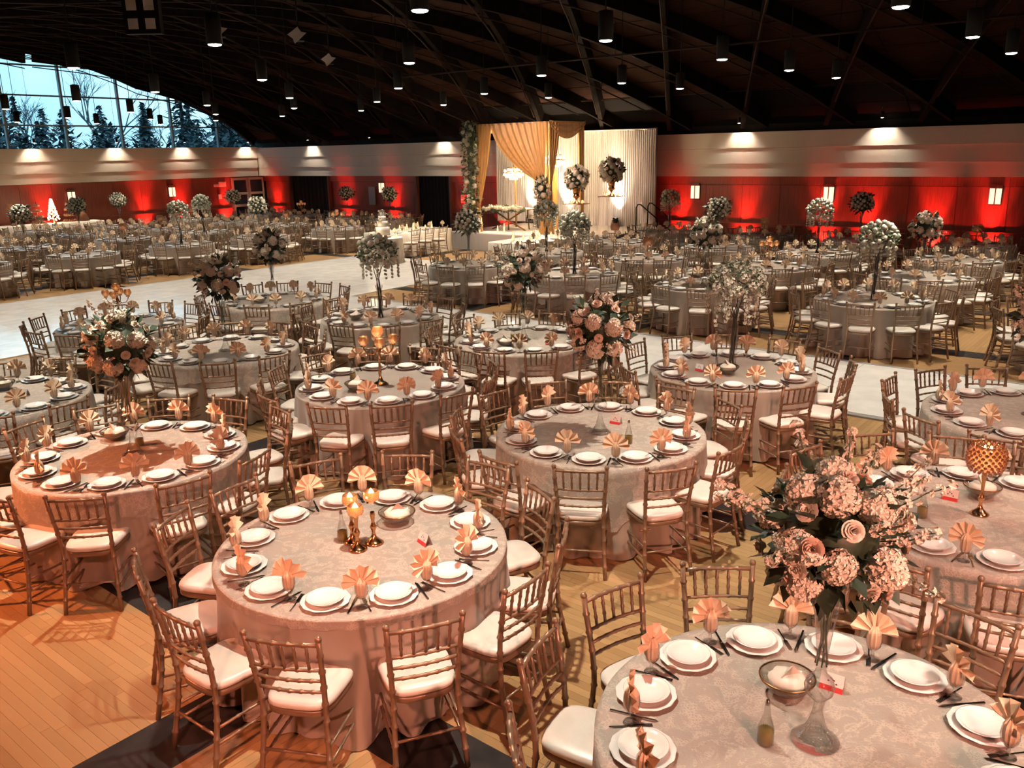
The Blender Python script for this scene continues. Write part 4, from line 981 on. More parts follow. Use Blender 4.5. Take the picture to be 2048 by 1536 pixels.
# goblets
def goblet_meshes(h, rb, beads):
    stem = MB().lathe([(0.0, 0.0), (0.060, 0.0), (0.062, 0.005), (0.045, 0.018), (0.018, 0.045), (0.010, 0.08), (0.016, 0.10), (0.022, 0.115), (0.016, 0.13), (0.010, 0.15), (0.012, h * 0.5), (0.018, h * 0.6), (0.014, h * 0.66)], 16).mesh('stem', M['goldmetal'])
    pr = [(0.010, 0.0), (rb * 0.55, 0.018), (rb * 0.92, rb * 0.55), (rb, rb * 1.05), (rb * 0.93, rb * 1.5), (rb * 0.86, rb * 1.65)]
    bowl = MB(); bowl.lathe(pr, 20, fn=lambda a, r, z: 1 + 0.025 * math.cos(10 * a))
    bm = bowl.mesh('bowl', M['mercury']); bd = None
    if beads:
        q = MB()
        for i in range(9):
            t_ = i / 8.0; z = rb * 0.15 + t_ * rb * 1.45; r = rb * (0.62 + 0.40 * math.sin(PI * (0.16 + 0.68 * t_)))
            for k in range(18): a = 2 * PI * (k + 0.5 * (i % 2)) / 18; q.ball((r * math.cos(a), r * math.sin(a), z), rb * 0.105, 6, 4)
        bd = q.mesh('bead_band', M['mercury'])
    return stem, bm, bd
GT = [goblet_meshes(h, 0.052, False) for h in (0.42, 0.37, 0.33)]; GB = goblet_meshes(0.46, 0.115, True)
def goblet(x, y, h, G, lab, grp, glow=0.0):
    t = thing('candle_goblet', lab, 'candle holder', (x, y, HT + 0.005), uni(0, 6), grp)
    obj('stem', G[0], t); b = obj('bowl', G[1], t, (0, 0, h * 0.66)); obj('flame', FLM, b, (0, 0, 0.005), sc=1.4)
    if G[2]: obj('bead_band', G[2], b)
    if glow: point('candle_glow', (x, y, HT + h * 0.66 + 0.09), glow, (1.0, 0.55, 0.25), 0.03)
# bread bowl, oil bottle, tent card
BOWL = MB().lathe([(0.0, 0.004), (0.045, 0.0), (0.050, 0.006), (0.085, 0.030), (0.118, 0.070), (0.124, 0.088), (0.120, 0.088), (0.080, 0.034), (0.0, 0.010)], 36, fn=lambda a, r, z: 1 + 0.012 * math.cos(18 * a)).mesh('bread_bowl', clear_glass('ribbed_bowl_glass', (0.95, 0.92, 0.88), 0.6, 0.12))
RIM = MB().lathe([(0.119, 0.086), (0.126, 0.087), (0.126, 0.091), (0.119, 0.092)], 36).mesh('rim', M['darkgold'])
_n = MB(); _n.ball((0, 0, 0.062), 0.088, 14, 8, sc=(1, 1, 0.52), jit=0.16); _n.add([(-.05, -.03, .08), (.06, -.02, .085), (.02, .03, .16), (-.03, .05, .10)], [(0, 1, 2), (0, 2, 3), (1, 3, 2)], False)
BNAP = _n.mesh('bread_napkin', M['ivorycloth'])
OILB = MB().lathe([(0.0, 0.002), (0.032, 0.0), (0.034, 0.004), (0.034, 0.075), (0.026, 0.105), (0.013, 0.15), (0.011, 0.185), (0.014, 0.20)], 16).mesh('oil_bottle', M['glass'])
OIL = MB().lathe([(0.0, 0.004), (0.030, 0.004), (0.031, 0.008), (0.031, 0.068), (0.0, 0.068)], 14).mesh('oil', M['oil'])
OILCAP = MB().lathe([(0.0, 0.212), (0.007, 0.21), (0.009, 0.19), (0.009, 0.185)], 8).mesh('pourer', M['steel'])
_c = MB(); _c.add([(-.04, -.022, 0), (.04, -.022, 0), (.04, 0, .06), (-.04, 0, .06), (-.04, .022, 0), (.04, .022, 0)], [(0, 1, 2, 3), (3, 2, 5, 4)], False); CARD = _c.mesh('tent_card', M['card'])
CRED = MB().add([(-.04, -.0226, 0), (.04, -.0226, 0), (.04, -.0160, .018), (-.04, -.0160, .018)], [(0, 1, 2, 3)], False).mesh('red_strip', M['cardred'])
_k = MB()
for (x_, t_) in ((-.012, .55), (.006, .62), (.016, .45), (-.004, .72)):
    c_ = Vector((x_, -.022 * (1 - t_) - .0006, .06 * t_)); _k.add([c_ + Vector((.004 * math.cos(q), -.0004, .004 * math.sin(q))) for q in (0, 1.05, 2.1, 3.14, 4.19, 5.24)], [(0, 1, 2, 3, 4, 5)], False)
CINK = _k.mesh('printed_blossoms', M['ink'])
BOWL_AT = {0: (795, 1033), 1: (228, 872), 2: None, 3: (1565, 1345), 4: (1965, 985), 5: (10, 770), 6: (390, 707), 7: (715, 773), 9: (1014, 690), 10: (1448, 745)}
def floor_hit(px, py, z):
    d = _r * ((px - 1024) / FPX) - _u * ((py - 768) / FPX) + _f; t_ = (z - CAM_H) / d.z; return d.x * t_, d.y * t_
SMALL = { # bowl, bottle, card positions measured on the table top
 0: ((795, 1048), (686, 1082), (850, 1088)), 1: ((232, 880), (281, 892), (380, 895)), 2: (None, (1257, 888), (1232, 848)), 3: ((1572, 1388), (1530, 1488), (1664, 1378)), 4: ((1962, 995), (1843, 1035), (1900, 1000)),
 5: ((8, 780), None, (50, 792)), 6: ((398, 715), (468, 695), (486, 701)), 7: ((713, 782), (706, 760), (808, 770)), 9: ((1012, 694), (1026, 680), (1100, 690)), 10: ((1455, 748), (1432, 752), (1400, 742)), 11: ((712, 640), None, None), 12: ((520, 607), None, None)}
for ti, (tx, ty, ph, ck, cp, off) in enumerate(TABLES):
    d = project((tx, ty, 0.8))[2]
    if inframe((tx, ty, 1.4), 120) is None and d > 9 or d < 2: continue
    if cp == 'ball': ball_piece(tx, ty, ph, d, zc=0.95 if d < 20 else 0.98, var=ti)
    elif cp == 'orchid': orchid_piece(tx, ty, ph, d, ti)
    elif cp == 'candelabra': candelabra(tx, ty, ph, d)
    elif cp == 'beaded': goblet(tx, ty, 0.46, GB, 'tall gold goblet with beaded glass bowl on %s' % ph, 'beaded candle goblets', 2.0 if d < 8 else 0.0)
    elif cp == 'trio':
        for k, (dx, dy, h, w) in enumerate(((-0.075, -0.02, 0.37, 'left'), (0.03, -0.07, 0.33, 'right'), (0.045, 0.055, 0.42, 'tallest rear'))):
            goblet(tx + dx, ty + dy, h, GT[k], '%s of three gold goblets on the front table' % w, 'gold goblets', 0.5)
    if ti in SMALL:
        b_, o_, c_ = SMALL[ti]
        if b_:
            x_, y_ = floor_hit(*b_, HT); t = thing('bread_bowl', 'ribbed glass bread bowl on %s' % ph, 'bowl', (x_, y_, HT + 0.005), 0, 'bread bowls', BOWL); obj('rim', RIM, t)
            thing('bread_napkin', 'cream napkin bundle of bread in bowl on %s' % ph, 'bread', (x_, y_, HT + 0.012), uni(0, 6), 'bread bundles', BNAP)
        if o_:
            x_, y_ = floor_hit(*o_, HT); t = thing('oil_bottle', 'glass bottle of olive oil on %s' % ph, 'bottle', (x_, y_, HT + 0.005), 0, 'oil bottles', OILB); obj('oil', OIL, t); obj('pourer', OILCAP, t)
        if c_:
            x_, y_ = floor_hit(*c_, HT); t = thing('tent_card', 'white and red folded card on %s' % ph, 'card', (x_, y_, HT + 0.005), math.radians(-20 + 40 * rnd()), 'tent cards', CARD); obj('red_strip', CRED, t); obj('printed_blossoms', CINK, t); t.scale = (1.3, 1.3, 1.3)

# ================================================================== STAGE AND HEAD TABLES
random.seed(33)
SH = 0.60; SX0, SX1, SY0, SY1 = -20.35, -14.6, 21.9, 26.55
st = thing('stage_platform', 'low white stage with grey cloth skirt in front of drapes', 'stage', ((SX0 + SX1) / 2, SY0, 0))
cxs = (SX0 + SX1) / 2
obj('deck', MB().box((0, (SY1 - SY0) / 2, SH - 0.02), (SX1 - SX0, SY1 - SY0, 0.04)).mesh('deck', M['stagetop']), st)
sk = MB(); sk.grid(160, 3, lambda u, v: ((u - .5) * (SX1 - SX0 + .04), -0.02 + 0.010 * math.sin(u * 260) * (1 - v * .6), 0.01 + (SH - .04) * v)); obj('front_skirt', sk.mesh('front_skirt', M['skirt']), st)
for s in (-1, 1):
    q = MB(); q.grid(100, 3, lambda u, v, s=s: (s * ((SX1 - SX0) / 2 + .02) + 0.010 * math.sin(u * 200) * (1 - v * .6), u * (SY1 - SY0), 0.01 + (SH - .04) * v)); obj('side_skirt', q.mesh('side_skirt', M['skirt']), st)
def pleat_panel(w, h, n, amp, seed):
    random.seed(seed); p1, p2 = uni(0, 6), uni(0, 6); b = MB()
    b.grid(n * 8, 4, lambda u, v: ((u - .5) * w, amp * math.sin(2 * PI * n * u + 0.8 * math.sin(5 * u + p1)) * (1.1 - 0.25 * v) + amp * .4 * math.sin(9 * u + p2), v * h)); return b
bd = thing('white_backdrop', 'white pleated sheer drapes hung across the back of stage', 'drape', (-18.4, 26.25, SH))
BX0, BX1 = -21.9, -14.85; nbp = 10; bw = (BX1 - BX0) / nbp
bpm = [pleat_panel(bw * 1.02, 3.28, 9, 0.022, s).mesh('drape_panel', M['whitedrape']) for s in (1, 2, 3)]
for i in range(nbp): obj('drape_panel', bpm[i % 3], bd, (BX0 + bw * (i + .5) + 18.4, 0, 0.0 if BX0 + bw * (i + .5) > SX0 else -SH + .62))
obj('top_pipe', MB().tube([(BX0 + 18.4, 0.0, 3.30), (BX1 + 18.4, 0.0, 3.30)], 0.025, 8).mesh('top_pipe', M['plastic']), bd)
for xx in (BX0 + 18.4, 0.0, BX1 + 18.4): obj('upright', MB().tube([(xx, 0.06, 0.0), (xx, 0.06, 3.34)], 0.025, 8).mesh('upright', M['plastic']), bd)
# gold canopy
CX0, CX1, CY0, CY1, CZ = -19.35, -16.45, 22.25, 24.25, 4.10
gc = thing('gold_canopy', 'four-post gold satin wedding canopy with tied-back curtains on stage', 'canopy', (CX0, CY0, SH))
cw, cd, chh = CX1 - CX0, CY1 - CY0, CZ - SH
for a in (0, cw):
    for b_ in (0, cd): obj('post', MB().tube([(a, b_, 0), (a, b_, chh)], 0.035, 8).mesh('post', M['golddrape']), gc)
fr = MB()
for a, b_ in (((0, 0), (cw, 0)), ((cw, 0), (cw, cd)), ((cw, cd), (0, cd)), ((0, cd), (0, 0))): fr.tube([(a[0], a[1], chh), (b_[0], b_[1], chh)], 0.03, 8)
obj('top_frame', fr.mesh('top_frame', M['greymetal']), gc)
def curtain(x0, x1, tie, tz, n, zt=chh + 0.03, e=1.7, amp=0.045, tail=True, sidey=None):
    """curtain gathered from a straight top to a tie point, then falling in a tail"""
    b = MB()
    def pos(x, off, z): return (x, -0.05 + off, z) if sidey is None else (cw + 0.05 + off, x, z)
    def fn(u, v):
        t = 1 - v; xt = x0 + (x1 - x0) * u; far = abs(xt - tie) / max(abs(x0 - tie), abs(x1 - tie)); ex = 1.0 + (e - 1.0) * far
        x = xt + (tie + (u - .5) * 0.10 - xt) * t ** ex; sag = 0.10 * far * math.sin(PI * t)
        return pos(x, amp * (1 - .65 * t) * math.sin(2 * PI * n * u), zt + (tz - zt) * t - sag)
    b.grid(n * 8, 18, fn)
    if tail: b.grid(24, 8, lambda u, v: pos(tie + (u - .5) * (0.10 + 0.30 * (1 - v)), 0.03 * math.sin(2 * PI * 4 * u), 0.02 + (tz - .02) * v))
    return b.mesh('curtain', M['golddrape'])
obj('curtain', curtain(0.62, cw, cw - 0.12, 1.60, 9), gc)
obj('curtain', curtain(0.02, 0.66, -0.02, 0.70, 4, e=1.3), gc)
obj('curtain', curtain(0.0, 0.62, 0.10, 1.60, 4, e=1.3, sidey=1), gc)
obj('curtain', curtain(cd - 0.40, cd, cd - 0.14, 0.25, 3, e=1.0, sidey=1, tail=False), gc)
vm = MB(); vm.grid(24, 12, lambda u, v: (cw + 0.07 + 0.03 * math.sin(v * 18), u * cd, chh + 0.05 - (0.08 + 0.48 * math.sin(PI * u) ** 0.8) * v + 0.02 * math.sin(v * 20))); obj('swag', vm.mesh('swag', M['golddrape']), gc)
tm = MB(); tm.grid(20, 20, lambda u, v: (u * cw, v * cd, chh + 0.02 - 0.22 * math.sin(PI * u) * math.sin(PI * v))); obj('canopy_roof', tm.mesh('canopy_roof', M['whitedrape']), gc)
lv = MB(); lv.grid(40, 3, lambda u, v: (0.0 + 0.02 * math.sin(u * 60), u * cd, chh - 0.25 + 0.28 * v)); obj('valance', lv.mesh('valance', M['golddrape']), gc)
bk = MB(); bk.grid(40, 6, lambda u, v: (cw * 0.45 + 0.55 * u, cd + 0.02 * math.sin(u * 60), (chh) * v)); obj('rear_curtain', bk.mesh('rear_curtain', M['golddrape']), gc)
# flower column on the left post and cluster on the right post
colfol = MB(); 
for k in range(1100):
    z = uni(0.02, 3.62); a = uni(0, 6.28); r = uni(0.12, 0.30); leaf(colfol, Vector((r * math.cos(a), r * math.sin(a), z)), Vector((math.cos(a), math.sin(a), uni(-.8, .8))), uni(0.08, 0.15))
colfol.tube([(0, 0, 0.0), (0, 0, 3.6)], 0.12, 8)
fcm = thing('floral_post', 'tall post wrapped in white blossoms and greenery at canopy left', 'flowers', (CX0 - 0.22, CY0 - 0.12, SH)); obj('foliage', colfol.mesh('foliage', M['paleleaf']), fcm)
for k in range(80):
    z = 0.05 + 3.6 * k / 80; a = -PI / 2 + uni(-2.2, 2.2); obj('blossom_cluster', OCL[k % 2] if k % 3 else HYD[0], fcm, mw=along(Vector((math.cos(a), math.sin(a), 0.2)), (0.25 * math.cos(a), 0.25 * math.sin(a), z), uni(0.75, 1.15), uni(0, 6)))
fcl = thing('flower_cluster', 'white blossom cluster tying the gold curtain to right canopy post', 'flowers', (CX1 - 0.12, CY0 - 0.16, SH + 1.50)); obj('foliage', FOL[0], fcl, sc=(0.95, 0.8, 1.35))
for i, v in enumerate(fib(26, -0.9)): obj('rose' if i % 2 else 'hydrangea', ROSE[0] if i % 2 else HYD[1], fcl, mw=along(v, (v.x * .24, v.y * .2, v.z * .36 - 0.08), uni(0.9, 1.2), uni(0, 6)))
# chandeliers
ch_ring = MB()
for r, z in ((0.34, 0.0), (0.22, 0.16)):
    ch_ring.tube([(r * math.cos(a), r * math.sin(a), z) for a in [2 * PI * k / 24 for k in range(25)]], 0.012, 6)
for k in range(6): a = k * PI / 3; ch_ring.tube([(0.34 * math.cos(a), 0.34 * math.sin(a), 0), (0.12 * math.cos(a), 0.12 * math.sin(a), -0.12), (0, 0, 0.0), (0, 0, 0.30)], 0.010, 5)
ch_ring = ch_ring.mesh('frame', M['goldmetal'])
ch_cry = MB()
for r, z, n in ((0.34, -0.06, 26), (0.27, -0.13, 20), (0.20, 0.10, 18), (0.14, -0.20, 12)):
    for k in range(n): a = 2 * PI * k / n; ch_cry.lathe([(0.0, -0.045), (0.014, -0.015), (0.006, 0.02), (0.0, 0.03)], 5, Matrix.Translation((r * math.cos(a), r * math.sin(a), z)))
ch_cry = ch_cry.mesh('crystal_drops', M['crystal'])
ch_bulb = MB().lathe([(0.0, 0.0), (0.016, 0.01), (0.018, 0.04), (0.0, 0.085)], 8).mesh('bulb', M['lens'])
for k, (xx, yy, zz, top, lab) in enumerate(((-18.55, 23.15, 2.55, CZ - 0.12, 'glowing crystal chandelier under the canopy behind tied curtain'), (-16.95, 23.35, 2.95, CZ - 0.10, 'glowing crystal chandelier under the canopy at open side'))):
    t = thing('chandelier', lab, 'chandelier', (xx, yy, zz)); obj('frame', ch_ring, t); obj('crystal_drops', ch_cry, t)
    obj('hanging_rod', MB().tube([(0, 0, 0.28), (0, 0, top - zz)], 0.02, 6).mesh('hanging_rod', M['darkgold']), t)
    for q in range(6): a = q * PI / 3; obj('bulb', ch_bulb, t, (0.34 * math.cos(a), 0.34 * math.sin(a), 0.02))
    point('chandelier_glow', (xx, yy, zz + 0.05), 420 if k else 420, (1.0, 0.72, 0.42), 0.25)
# stage wash uplights at the drapes
par = MB().lathe([(0.0, -0.10), (0.07, -0.10), (0.095, 0.0), (0.10, 0.10), (0.085, 0.105)], 14, Matrix.Translation((0, 0, 0.20))).mesh('lamp_can', M['blackmetal'])
yok = MB().tube([(-0.15, 0, 0.0), (-0.13, 0, 0.22), (-0.10, 0, 0.22)], 0.012, 5).tube([(0.15, 0, 0.0), (0.13, 0, 0.22), (0.10, 0, 0.22)], 0.012, 5).box((0, 0, 0.012), (0.32, 0.10, 0.022)).mesh('yoke', M['blackmetal'])
parl = MB().lathe([(0.0, 0.29), (0.085, 0.295)], 14).mesh('lamp_lens', M['lens'])
for k, (xx, yy, lab) in enumerate(((-18.4, 26.0, 'black drape uplight behind the canopy'), (-16.25, 26.0, 'black drape uplight behind the urns'), (-20.1, 26.0, 'black drape uplight at the stage left corner'))):
    t = thing('stage_uplight', lab, 'stage light', (xx, yy, SH)); obj('lamp_can', par, t); obj('yoke', yok, t); obj('lamp_lens', parl, t)
    spot('drape_glow', (xx, yy, SH + 0.31), (xx, yy + 0.30, SH + 2.6), (1900, 2100, 600)[k], (1.0, 0.72, 0.45), 64, 0.95, 0.05)
spot('stage_wash', (-15.2, 16.5, 5.6), (-17.5, 23.5, 1.8), 2200, (1.0, 0.66, 0.50), 44, 0.8, 0.1)
# sweetheart table, garland, throne
sw = thing('sweetheart_table', 'small head table on gold starburst legs with mirrored top on stage', 'table', (-18.9, 23.35, SH))
obj('tabletop', MB().box((0, 0, 0.74), (1.75, 0.70, 0.03)).mesh('tabletop', M['stagetop']), sw)
for (a, z1, z2) in ((0.75, 0.0, 0.72), (-0.75, 0.0, 0.72), (0.0, 0.0, 0.72)): obj('leg', MB().tube([(-a, -0.1, z1), (0, -0.1, 0.33), (a, -0.1, z2)], 0.028, 6).mesh('leg', M['darkgold']), sw)
obj('hub', MB().ball((0, -0.1, 0.33), 0.07, 10, 6).mesh('hub', M['goldmetal']), sw)
ga = thing('flower_garland', 'thick green and white garland along the small stage table', 'flowers', (-18.9, 23.0, SH + 0.76)); gf = MB()
for k in range(240): leaf(gf, Vector((uni(-.9, .9), uni(-.08, .06), uni(-.14, .08))), Vector((uni(-1, 1), uni(-1, .2), uni(-.8, .8))), uni(0.07, 0.12))
gf.tube([(-.9, 0, -.02), (.9, 0, -.02)], 0.09, 8); obj('foliage', gf.mesh('foliage', M['paleleaf']), ga)
for k in range(14): obj('hydrangea', HYD[k % 2], ga, mw=along((uni(-.3, .3), -1, uni(-.2, .5)), (-.84 + .13 * k, -0.09, uni(-.05, .04)), uni(.7, 1.0), uni(0, 6)))
th = thing('throne_chair', 'ornate dark gold throne with crested back behind stage table', 'chair', (-18.05, 23.95, SH), PI)
obj('seat', MB().box((0, 0, 0.44), (0.62, 0.58, 0.14)).mesh('seat', M['ivorycloth']), th)
tb = MB(); tb.grid(16, 10, lambda u, v: ((u - .5) * (0.62 + 0.06 * math.sin(PI * v)), -0.30, 0.50 + v * (0.62 + 0.16 * math.cos((u - .5) * PI) + 0.05 * math.cos((u - .5) * 6 * PI)))); tb.grid(16, 10, lambda u, v: ((u - .5) * (0.70 + 0.06 * math.sin(PI * v)), -0.34, 0.46 + v * (0.70 + 0.18 * math.cos((u - .5) * PI) + 0.05 * math.cos((u - .5) * 6 * PI)))); 
obj('backrest', tb.mesh('backrest', M['darkgold']), th)
for s in (-1, 1):
    obj('armrest', MB().tube([(s * .33, -.30, .66), (s * .36, .0, .70), (s * .35, .24, .66), (s * .33, .26, .50)], 0.03, 6).mesh('armrest', M['darkgold']), th)
    for y_ in (-.26, .25): obj('leg', MB().tube([(s * .29, y_, .40), (s * .31, y_, .2), (s * .28, y_, 0)], [.035, .025, .03], 6).mesh('leg', M['darkgold']), th)
# flower urns on clear pedestals with candle trays
URN = MB().lathe([(0.0, 0.0), (0.10, 0.0), (0.10, 0.03), (0.04, 0.07), (0.03, 0.12), (0.05, 0.15), (0.11, 0.20), (0.115, 0.24), (0.10, 0.26), (0.12, 0.40), (0.17, 0.47), (0.175, 0.49), (0.14, 0.49)], 18).mesh('urn', M['goldmetal'])
PEDC = clear_glass('acrylic', (0.97, 0.97, 0.97), 0.25, 0.02)
CANDLE = MB().lathe([(0.0, 0.0), (0.028, 0.0), (0.028, 0.06), (0.0, 0.062)], 10).mesh('wax', M['wax']); CGL = MB().lathe([(0.0, 0.0), (0.036, 0.0), (0.038, 0.11)], 12).mesh('holder', M['glass'])
def votive(x, y, z, lab, tall=1.0, grp='candles in clear glasses'):
    t = thing('votive_candle', lab, 'candle', (x, y, z), 0, grp); obj('holder', CGL, t, sc=(1, 1, tall)); w_ = obj('wax', CANDLE, t, (0, 0, 0.006), sc=(1, 1, tall)); obj('flame', FLM, w_, (0, 0, 0.035), sc=0.9)
for k, (xx, yy, zz, w) in enumerate(((-15.72, 22.8, 1.60, 'left'), (-14.85, 23.5, 1.82, 'right'))):
    t = thing('acrylic_pedestal', 'clear square pedestal carrying the %s flower urn on stage' % w, 'pedestal', (xx, yy, SH))
    h_ = zz - SH - 0.03; pp = MB()
    for a, b_ in ((-.28, -.28), (.28, -.28), (.28, .28), (-.28, .28)): pp.box((a, b_, h_ / 2), (0.03, 0.03, h_))
    obj('leg_frame', pp.mesh('leg_frame', PEDC), t); obj('tray', MB().box((0, 0, h_ + 0.012), (0.62, 0.62, 0.022)).mesh('tray', M['mercury']), t)
    thing('flower_urn', 'gold footed urn on the %s clear stage pedestal' % w, 'urn', (xx, yy, zz), 0, 'gold urns', URN)
    f_ = thing('flower_arrangement', 'rose ball heaped in the %s gold stage urn' % w, 'flowers', (xx, yy, zz + 0.78), uni(0, 6), 'urn bouquets'); obj('foliage', FOL[k], f_, sc=1.35)
    for i, v in enumerate(fib(46, -0.9)): obj('rose' if i % 2 else 'hydrangea', ROSE[i % 3] if i % 2 else HYD[i % 2], f_, mw=along(v, v * 0.33, uni(0.95, 1.3), uni(0, 6)))
    for i in range(7): a = 2 * PI * i / 7; votive(xx + .22 * math.cos(a), yy + .22 * math.sin(a), zz, '%s candle round the %s gold urn' % (ORD[i], w))
# lantern and stage-front pieces
la = thing('lantern', 'black framed candle lantern at the stage front', 'lantern', (-15.05, 22.25, SH), 0.3)
lf = MB()
for a in (-.13, .13):
    for b_ in (-.13, .13): lf.box((a, b_, 0.25), (0.03, 0.03, 0.42))
lf.box((0, 0, 0.025), (0.34, 0.34, 0.05)); lf.box((0, 0, 0.46), (0.34, 0.34, 0.04)); lf.lathe([(0.22, 0.48), (0.10, 0.58), (0.05, 0.60), (0.05, 0.64), (0.0, 0.66)], 4, Matrix.Rotation(PI / 4, 4, 'Z'), smooth=False)
for z_ in (0.14, 0.36):
    for a in (-.13, .13): lf.box((a, 0, z_), (0.02, 0.24, 0.015)); lf.box((0, a, z_), (0.24, 0.02, 0.015))
obj('frame', lf.mesh('frame', M['blackmetal']), la); obj('ring', MB().tube([(0.05 * math.cos(q), 0, 0.69 + 0.05 * math.sin(q)) for q in [k * PI / 6 for k in range(13)]], 0.008, 5).mesh('ring', M['blackmetal']), la)
obj('candle', MB().lathe([(0.0, 0.05), (0.045, 0.05), (0.045, 0.26), (0.0, 0.262)], 12).mesh('candle', M['wax']), la); obj('flame', FLM, la, (0, 0, 0.24))
for k, (xx, yy, s_) in enumerate(((-19.75, 22.15, 4.2), (-19.2, 22.05, 3.2), (-19.45, 22.45, 5.2), (-18.4, 22.05, 2.6), (-18.2, 22.15, 3.4))): votive(xx, yy, SH, '%s tall candle glass on stage front, from left' % ORD[k], s_, 'tall stage candles')
hr = thing('handrail', 'black bent-tube handrail beside the stage steps', 'handrail', (-14.3, 24.4, 0))
for y_ in (0.0, 0.75):
    obj('rail', MB().tube([(-0.16, y_, SH), (-0.16, y_, 1.40), (-0.10, y_, 1.50), (0.0, y_, 1.50), (0.62, y_, 1.06), (0.62, y_, 0.02)], 0.022, 8).mesh('rail', M['blackmetal']), hr)
stp = thing('stage_steps', 'small black step unit at the right end of stage', 'steps', (-14.55, 24.78, 0))
for k in range(2): obj('tread', MB().box((0.16 + 0.30 * k, 0, 0.40 / (k + 1) - 0.02), (0.30, 0.9, 0.04)).mesh('tread', M['blackmetal']), stp); obj('riser', MB().box((0.30 + 0.30 * k, 0, 0.20 / (k + 1)), (0.02, 0.9, 0.36 / (k + 1))).mesh('riser', M['blackmetal']), stp)
# head tables with rectangular cloths, candles and chairs
def rect_cloth(sx, sy, m):
    b = MB(); per = []; n = 30
    for i in range(n): per.append((-.5 + i / n, -.5, 0, -1))
    for i in range(n): per.append((.5, -.5 + i / n, 1, 0))
    for i in range(n): per.append((.5 - i / n, .5, 0, 1))
    for i in range(n): per.append((-.5, .5 - i / n, -1, 0))
    L = len(per); vs = []
    for z_, o_ in ((HT, 0.0), (HT - .02, .012), (.5, .02), (.25, .03), (.01, .04)):
        for i, (x, y, nx, ny) in enumerate(per): w_ = o_ * (1 + math.sin(i * 1.9) + .5 * math.sin(i * .7)); vs.append((x * sx + nx * w_, y * sy + ny * w_, z_))
    fs = [(i * L + k, (i + 1) * L + k, (i + 1) * L + (k + 1) % L, i * L + (k + 1) % L) for i in range(4) for k in range(L)]; fs.append(tuple(range(L)))
    return b.add(vs, fs).mesh('tablecloth', m)
for k, (x0, x1, y0, y1, w) in enumerate(((-21.35, -19.95, 18.75, 21.45, 'left'), (-15.75, -14.35, 18.45, 21.0, 'right'))):
    cx_, cy_ = (x0 + x1) / 2, (y0 + y1) / 2
    t = thing('head_table', 'long ivory-clothed head table crowded with candles, %s of stage' % w, 'table', (cx_, cy_, 0), 0, 'head tables'); obj('tablecloth', rect_cloth(x1 - x0, y1 - y0, M['ivorycloth']), t)
    for i in range(14):
        votive(cx_ + uni(-.35, .2), y0 + .25 + (y1 - y0 - .5) * i / 13, HT + .001, '%s candle along the %s head table' % (ORD[i], w), uni(1, 2.4))
    for i in range(4):
        yy = y0 + .4 + (y1 - y0 - .8) * i / 3; xx = x1 - .22
        thing('dinner_plate', '%s plate along the %s head table' % (ORD[i], w), 'plate', (xx, yy, HT + .001), 0, 'head table plates', plate_lo)
        thing('water_goblet', '%s goblet along the %s head table' % (ORD[i], w), 'glass', (xx - .1, yy + .3, HT + .001), 0, 'head table goblets', gob_lo); thing('fan_napkin', '%s fan napkin along the %s head table' % (ORD[i], w), 'napkin', (xx - .1, yy + .3, HT + .001), PI / 2, 'head table napkins', nap_lo)
        if i < 3 and k == 0:
            c_ = thing('chiavari_chair', '%s gold chair along the %s head table' % (ORD[i], w), 'chair', (x1 + 0.26, yy + 0.1, 0), PI / 2 , 'head table chairs', mid_frame); obj('seat_cushion', mid_cush, c_)
# cake table
ctb = thing('cake_table', 'small round ivory table carrying the wedding cake', 'table', (-19.35, 17.75, 0.025)); q = cloth_mesh(5, M['ivorycloth'])
obj('tablecloth', q, ctb, sc=(0.64, 0.64, 1.0))
ck = thing('wedding_cake', 'tall white five-tier wedding cake topped with flowers', 'cake', (-19.35, 17.75, HT + 0.027))
z_ = 0.0
for r, h in ((0.25, 0.06), (0.22, 0.26), (0.165, 0.17), (0.115, 0.15), (0.075, 0.12)):
    obj('tier', MB().lathe([(0.0, 0.0), (r, 0.0), (r, h - .01), (r - .01, h), (0.0, h)], 24).mesh('tier', M['ivorycloth'] if h < .1 else M['china']), ck, (0, 0, z_)); z_ += h
for (a, r, zz) in ((0.5, .2, .36), (2.6, .16, .50), (-1.2, .15, .52), (-2.4, .20, .35), (1.2, .10, .66), (0, 0.02, z_), (2.1, .07, z_ - .02), (4.0, .06, z_ - .02)): obj('sugar_rose', ROSE[0], ck, (r * math.cos(a), r * math.sin(a), zz), uni(0, 6), sc=1.5)
for i in range(6): a = i * 1.05 + .3; votive(-19.35 + .46 * math.cos(a), 17.75 + .46 * math.sin(a), HT + .026, '%s candle round the wedding cake' % ORD[i], 1.0)
point('cake_glow', (-19.3, 17.3, HT + 0.35), 6, (1.0, 0.72, 0.42), 0.2)
